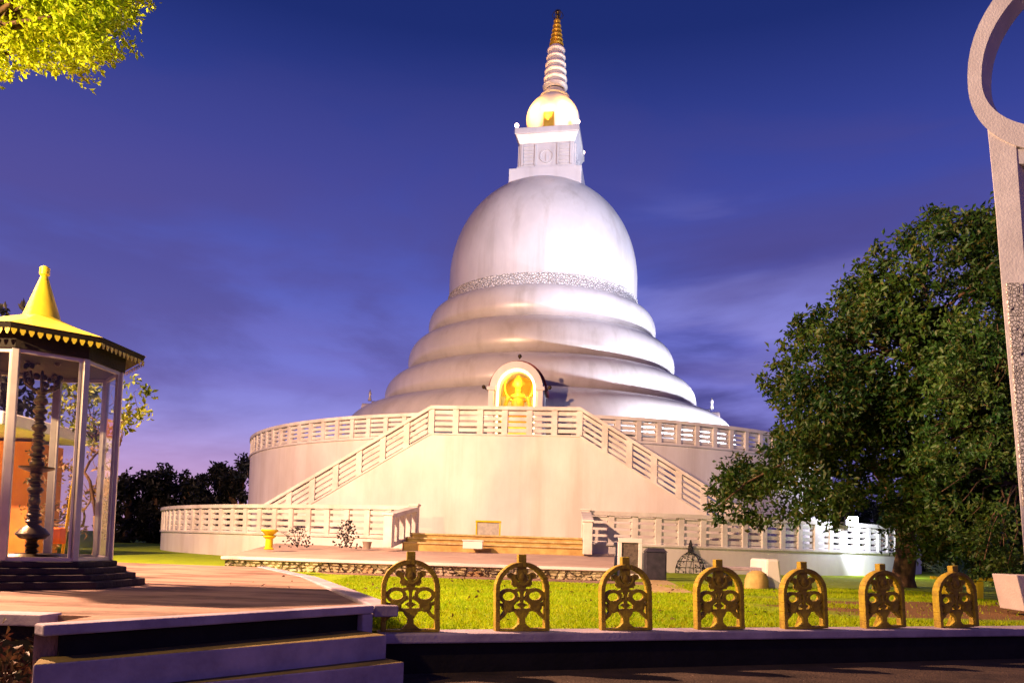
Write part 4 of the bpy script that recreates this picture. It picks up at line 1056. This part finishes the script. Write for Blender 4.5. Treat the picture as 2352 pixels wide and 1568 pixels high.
# ------------------------------------------------------------------ trees
def inpoly(x, y, P):
    c = False; j = len(P) - 1
    for i in range(len(P)):
        if (P[i][1] > y) != (P[j][1] > y) and x < (P[j][0] - P[i][0]) * (y - P[i][1]) / (P[j][1] - P[i][1]) + P[i][0]: c = not c
        j = i
    return c
def limb(m_, a, b, r0, r1, wob=.25, n=6):
    a, b = Vector(a), Vector(b); pts = []; rr = []
    for k in range(n + 1):
        t = k / n; w = Vector((random.uniform(-1, 1), random.uniform(-1, 1), random.uniform(-.4, .4))) * wob * math.sin(math.pi * t)
        pts.append(a.lerp(b, t) + w + Vector((0, 0, .10 * (b - a).length * math.sin(math.pi * t)))); rr.append(r0 + (r1 - r0) * t)
    m_.tube(pts, rr, 7); return pts
def region_tree(name, label, trunk, poly, Ys, nl, rad, mm, per, size, thick=.28, cat='tree', group=None, avoid=None, forks=3, extra=(), seed=1):
    random.seed(seed)
    t = thing(name, trunk, label, cat, group); lobes = []
    xs = [p[0] for p in poly]; ys = [p[1] for p in poly]; tries = 0
    while len(lobes) < nl and tries < 20000:
        tries += 1
        x, y = random.uniform(min(xs), max(xs)), random.uniform(min(ys), max(ys))
        if not inpoly(x, y, poly): continue
        if avoid and any(math.hypot(x - a, y - b) < c for a, b, c in avoid): continue
        Y = random.uniform(*Ys); r = random.uniform(*rad); c = W(x, y, Y)
        if c.z < .4: continue
        lobes.append((c, (r, r, r * .75)))
    if name == 'broadleaf_tree':
        for k in range(len(poly)):
            (x0, y0), (x1, y1) = poly[k], poly[(k + 1) % len(poly)]
            if min(x0, x1) > 2330: continue
            for j in range(max(1, int(math.hypot(x1 - x0, y1 - y0) / 34))):
                t_ = random.random(); x = x0 + (x1 - x0) * t_ + random.uniform(-22, 22); y = y0 + (y1 - y0) * t_ + random.uniform(-18, 18); r = random.uniform(.16, .34)
                if avoid and any(math.hypot(x - a, y - b) < c for a, b, c in avoid): continue
                lobes.append((W(x, y, random.uniform(*Ys)), (r * 1.3, r, r * .7)))
    for x, y, Y, r in extra: lobes.append((W(x, y, Y), (r, r, r * .75)))
    leaves('crown', mm, t, lobepts(lobes, per, *((.135, 24) if name == 'broadleaf_tree' else (.17, 14))), size)
    m_ = MB(); T = Vector(trunk); cen = sum((l[0] for l in lobes), Vector()) / len(lobes)
    fork = T + Vector(((cen.x - T.x) * .12, (cen.y - T.y) * .12, min(2.2, max(.8, (cen.z - T.z) * .35))))
    m_.tube([T + Vector((0, 0, -.15)), T + (fork - T) * .15, T + (fork - T) * .5 + Vector((.05, 0, 0)), fork], [thick * 1.5, thick * 1.1, thick, thick * .85], 10)
    random.shuffle(lobes); hubs = []
    for k in range(forks):
        l = lobes[k][0]; hub = fork.lerp(l, .6); limb(m_, fork, hub, thick * .6, thick * .3, .2); hubs.append(hub)
    for l in lobes[forks:forks + 46]:
        h = min(hubs + [fork], key=lambda q: (q - l[0]).length); limb(m_, h, l[0], thick * .22, thick * .05, .15, 5)
    m_.build('trunk', M['bark'], t, smooth=True)
    return t
polyR = [(2140, 480), (2190, 500), (2230, 520), (2290, 490), (2400, 440), (2440, 440), (2440, 1290), (2290, 1300), (2180, 1240), (2080, 1240), (2000, 1130), (1900, 1160), (1820, 1175), (1740, 1180), (1660, 1190), (1640, 1165), (1690, 1090), (1740, 1060), (1770, 1000), (1790, 880), (1870, 860), (1850, 760), (1920, 730), (1970, 650), (2060, 590), (2120, 560)]
tr1 = region_tree('broadleaf_tree', 'large dark green broadleaf tree spreading over the right end of the terrace', G(2240, 1366, 0) + Vector((0, 3.2, 0)), polyR, (14.5, 18.5), 330, (.40, .74), M['leaf_right'], 1150, .14, .26,
            avoid=[(1958, 1205, 62)], extra=[(1835, 750, 16, .35), (2155, 488, 16, .28), (1655, 1115, 15.6, .35), (1640, 1172, 15.3, .3), (1790, 860, 16, .4), (2030, 585, 16, .35)], seed=5)
polyC = [(2170, 760), (2300, 700), (2420, 700), (2440, 1310), (2350, 1320), (2250, 1320), (2220, 1230), (2120, 1150), (2140, 980)]
region_tree('broadleaf_tree', 'brighter leafed tree growing in front of the trunk beside the gate', G(2330, 1352, 0), polyC, (12.6, 14.2), 95, (.26, .5), leafmat('mid_green_leaves', (.022, .075, .010), (.050, .105, .012), (.08, .09, .012), 1.2), 620, .105, .12, seed=9)
# sunlit looking, lamp lit branches hanging in at the top left
polyT = [(-70, -200), (345, -170), (275, 40), (235, 105), (165, 158), (120, 155), (70, 120), (-20, 145), (-70, 150)]
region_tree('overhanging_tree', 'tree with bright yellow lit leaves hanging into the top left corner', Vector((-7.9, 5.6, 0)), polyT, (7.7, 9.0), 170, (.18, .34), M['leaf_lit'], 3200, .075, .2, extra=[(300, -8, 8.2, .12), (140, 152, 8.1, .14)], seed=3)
tw = MB()
# small tree behind the glass house
polyS = [(262, 880), (330, 868), (352, 885), (330, 930), (322, 985), (285, 960), (285, 1050), (255, 1060), (150, 960), (120, 850), (180, 850)]
region_tree('small_tree', 'small tree with loose lit leaves behind the glass house', Vector((W(215, 1290, 15).x, 15, 0)), polyS, (14.6, 15.6), 26, (.16, .30), M['leaf_small'], 620, .15, .06, seed=12)
polyB = [(70, 1050), (250, 1000), (262, 1240), (60, 1260)]
region_tree('shrub', 'low orange lit shrub beside the white hall', Vector((W(170, 1290, 17).x, 17, 0)), polyB, (16.6, 17.6), 22, (.2, .4), leafmat('brownish_shrub_leaves', (.20, .11, .03), (.12, .10, .03), (.30, .14, .04), 2), 500, .13, .05, cat='shrub', seed=14)
# dark trees on the skyline
specsT = [(290, 1115, 44, 3.6, 55), (350, 1100, 46, 3.8, 56), (415, 1110, 40, 3.0, 57), (455, 1120, 36, 2.6, 53), (500, 1078, 40, 2.6, 58), (548, 1068, 46, 2.6, 57)]
labs = ['dark tree on the skyline nearest the glass house', 'broad dark tree on the skyline, second from the glass house', 'dark tree in the middle of the left skyline group', 'lowest dark tree of the left skyline group',
        'dark tree with an open crown rising above its neighbours', 'dark open crowned tree touching the edge of the round platform']
for i, (x, y, rpx, h, Y) in enumerate(specsT):
    random.seed(30 + i); b = W(x, 1225, Y); b.z = 0; t = thing('skyline_tree', b, labs[i], 'tree', 'dark trees on the left skyline')
    rr = rpx / FPX * Y; topz_ = W(x, y - rpx * .7, Y).z; lobes = []
    for k in range(34):
        a = random.uniform(0, 6.28); q = math.sqrt(random.random()); zz = random.uniform(.06, 1)
        lobes.append((Vector((b.x + rr * 1.25 * q * math.cos(a), Y + rr * q * math.sin(a), topz_ * zz * (1 - .18 * q))), (rr * .40, rr * .40, rr * .34)))
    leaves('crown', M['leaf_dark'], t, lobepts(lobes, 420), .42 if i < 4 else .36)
    m_ = MB(); m_.tube([b, b + Vector((.1, 0, topz_ * .4)), b + Vector((0, 0, topz_ * .75))], [.3, .22, .08], 8)
    for l in lobes[:8]: limb(m_, b + Vector((0, 0, topz_ * .35)), l[0], .12, .03)
    m_.build('trunk', M['bark'], t, smooth=True)
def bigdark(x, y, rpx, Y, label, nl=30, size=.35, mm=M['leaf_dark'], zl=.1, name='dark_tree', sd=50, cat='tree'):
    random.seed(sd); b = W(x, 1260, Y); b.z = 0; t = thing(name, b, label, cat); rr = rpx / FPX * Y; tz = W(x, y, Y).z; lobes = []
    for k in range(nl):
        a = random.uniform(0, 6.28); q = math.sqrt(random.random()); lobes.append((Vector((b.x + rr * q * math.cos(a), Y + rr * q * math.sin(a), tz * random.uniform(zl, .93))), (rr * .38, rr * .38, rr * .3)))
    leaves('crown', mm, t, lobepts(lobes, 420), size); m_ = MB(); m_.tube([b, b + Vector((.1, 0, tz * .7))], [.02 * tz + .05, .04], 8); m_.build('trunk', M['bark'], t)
bigdark(5, 665, 48, 26, 'dark tree top showing above the yellow roof at the left edge', zl=.5, sd=61)
bigdark(2110, 1180, 75, 40, 'dark tree beyond the right end of the terrace', sd=62, size=.28, mm=M['leaf_right'])
bigdark(1985, 1150, 95, 50, 'dark tree standing behind the floodlight and the terrace end', nl=34, sd=67)
bigdark(2250, 1100, 110, 46, 'taller dark tree behind the big tree trunk', nl=40, sd=63)
bigdark(2400, 1050, 130, 44, 'dark tree behind the ornamental gate', nl=40, sd=64)
bigdark(-120, 900, 90, 38, 'dark tree behind the white hall', nl=40, sd=65)
# spiky pale plant, shrubs along the terrace
def spiky(b, r, label, n=150):
    t = thing('spiky_plant', b, label, 'plant'); random.seed(8); m_ = MB()
    for k in range(n):
        a = random.uniform(0, 6.28); e = random.uniform(.2, 1.5); l = r * random.uniform(.6, 1.1); o = Vector((random.uniform(-.3, .3), random.uniform(-.2, .2), random.uniform(.1, .8))) * r
        d = Vector((math.cos(a) * math.cos(e), math.sin(a) * math.cos(e), math.sin(e))); s = d.cross(Vector((0, 0, 1))).normalized() * .022
        p = b + o; q = p + d * l * .6; tip = p + d * l + Vector((0, 0, -.12 * r)); m_.add([p - s * .5, p + s * .5, q + s, tip, q - s, q + Vector((0, 0, .012))], [(0, 1, 5), (1, 2, 5), (2, 3, 5), (3, 4, 5), (4, 0, 5)])
    m_.build('blades', M['leaf_pale'], t); MB().tube([b, b + Vector((0, 0, .5 * r))], [.08, .05], 7).build('stem', M['bark'], t)
spiky(Vector((W(2185, 1300, 21).x, 21, 0)), .95, 'pale spiky plant beside the big tree trunk')

# ------------------------------------------------------------------ lamps
FLP = W(1958, 1196, 28.0)
fl = thing('floodlight', Vector((FLP.x, FLP.y, 0)), 'bright white floodlight bracketed to the right part of the terrace balustrade', 'floodlight')
MB().tube([FLP + Vector((0, .1, -.1)), FLP + Vector((-.1, .75, -.12))], .03, 8).build('bracket', M['darkmetal'], fl)
MB().box(FLP + Vector((0, .12, 0)), (.42, .16, .32)).build('housing', M['darkmetal'], fl, bevel=.01)
MB().box(FLP + Vector((0, .02, 0)), (.40, .03, .30)).build('lens', M['flood'], fl)
light('SPOT', 'flood_glow', FLP + Vector((.1, -.55, .05)), 1100, (.80, .84, 1), .12, tuple(cp(LR, R(64), 1.0)), R(120), .5)
light('POINT', 'flood_spill', FLP + Vector((0, -.3, .0)), 130, (.80, .84, 1), .12)
light('SPOT', 'flood_dome', (17.1, 6.0, 8.6), 115000, (.76, .77, 1), .3, (CX + .3, CY, 19.3), R(23), .8)
# floods standing on the platform and on the terrace, turned to the mound
def small_flood(p, target, power, ang, label, col=(.84, .84, 1)):
    t = thing('floodlight', p, label, 'floodlight', 'small floodlights round the stupa'); p = Vector(p)
    MB().box(p + Vector((0, 0, .10)), (.10, .10, .2)).build('foot', M['darkmetal'], t)
    MB().box(p + Vector((0, 0, .32)), (.36, .24, .26), math.atan2(target[1] - p.y, target[0] - p.x)).build('housing', M['darkmetal'], t)
    d = (Vector(target) - p).normalized()
    light('SPOT', 'flood_light', p + Vector((0, 0, .34)) + d * .25, power, col, .2, target, R(ang), .6)
small_flood(cp(SR - 1.0, R(62), FLOOR1 + .03), (CX + 1.5, CY - 1, 13.5), 7500, 110, 'small floodlight on the right of the round platform')
small_flood(cp(SR - .9, R(36), FLOOR1 + .03), (CX + 1.2, CY - 2, 13.5), 7500, 110, 'small floodlight on the platform between the niche and the right shrine')
small_flood(cp(SR - 1.0, R(86), FLOOR1 + .03), (CX + 2, CY, 12.5), 9500, 110, 'small floodlight far round the right side of the platform')
small_flood(cp(LR - 1.1, R(50), LF + .01), tuple(cp(SR, R(54), 3.2)), 700, 130, 'small floodlight on the terrace floor behind the right balustrade')
small_flood(cp(LR - 1.1, R(64), LF + .01), tuple(cp(SR, R(70), 3.2)), 420, 130, 'small floodlight at the far right end of the terrace floor')
# sodium street lamp out of frame on the left
SL = Vector((-13.4, 10.6, 10.4))
sl = thing('street_lamp', Vector((SL.x, SL.y, 0)), 'street lamp with a warm light outside the left edge', 'street lamp')
MB().tube([Vector((SL.x, SL.y, 0)), SL + Vector((0, 0, .3)), SL + Vector((.3, 0, .45)), SL + Vector((.6, 0, .4))], [.09, .06, .045, .04], 10).build('pole', M['darkmetal'], sl, smooth=True)
MB().ball(SL + Vector((.75, 0, .36)), .2, 12, 8, (1.5, .8, .5)).build('lamp_head', M['darkmetal'], sl, smooth=True)
MB().ball(SL + Vector((.75, 0, .26)), .15, 12, 8, (1.3, .8, .5)).build('lens', M['sodium'], sl, smooth=True)
light('POINT', 'sodium_light', SL + Vector((.75, 0, .0)), 38000, (1, .56, .33), .18)
S2 = Vector((-8.5, 1.5, 5.2))
s2 = thing('street_lamp', Vector((S2.x, S2.y, LOW)), 'garden floodlight on a post outside the lower left corner', 'street lamp')
MB().tube([Vector((S2.x, S2.y, LOW)), S2 + Vector((0, 0, -.1))], .06, 8).build('pole', M['darkmetal'], s2)
MB().box(S2 + Vector((-.05, -.12, 0)), (.3, .2, .3)).build('lamp_head', M['darkmetal'], s2, bevel=.01)
light('SPOT', 'garden_flood', S2 + Vector((0, .1, 0)), 9000, (1, .66, .30), .12, (-4.6, 8.5, 4.9), R(58), .5)
light('SPOT', 'gate_flood', S2 + Vector((.1, .1, .1)), 24000, (1, .70, .50), .12, (8.9, 11.6, 6.0), R(32), .6)
light('SPOT', 'garden_light', S2 + Vector((.2, .2, .25)), 2200, (1, .62, .22), .12, (-1.9, 6.0, 0), R(42), .6)
light('SPOT', 'top_flood', (17.0, 6.0, 8.5), 14000, (.86, .86, 1), .3, (UX, CY, zh2 - .6), R(15), .5)
f4 = thing('floodlight', (17.0, 6.0, LOW), 'tall floodlight mast outside the right edge', 'floodlight')
MB().tube([Vector((17.0, 5.7, LOW)), Vector((17.0, 5.7, 8.3))], .07, 8).build('post', M['darkmetal'], f4)
MB().box((17.0, 5.7, 8.5), (.5, .3, .4)).build('housing', M['darkmetal'], f4, bevel=.01)
# fallen leaves on lawn and path
k_ = 420
fx_ = rng.uniform(-3.5, 9, k_); fy_ = rng.uniform(5.5, 17.5, k_)
edge_ = -1.2 + (fy_ - 7) * (-2.06 / 4.9)
onp = fx_ < edge_ - .25
okk = onp & (fx_ > -4.2 - (fy_ - 7) * .3) | ((fx_ > edge_ + .2) & ((fx_ - K0.x) * KN.x + (fy_ - K0.y) * KN.y > .4))
okk &= ~(onp & (fy_ < 8.2))
fl_ = leaves('fallen_leaves', leafmat('dry_fallen_leaves', (.12, .06, .02), (.20, .12, .03), (.06, .035, .02), 3), None, np.stack([fx_[okk], fy_[okk], np.where(onp[okk], ZP + .012, .035)], 1), .075, fold=.1)
fl_.scale = (1, 1, 1); tag(fl_, 'dry brown leaves scattered over the lawn and the path', 'fallen leaves', kind='stuff')
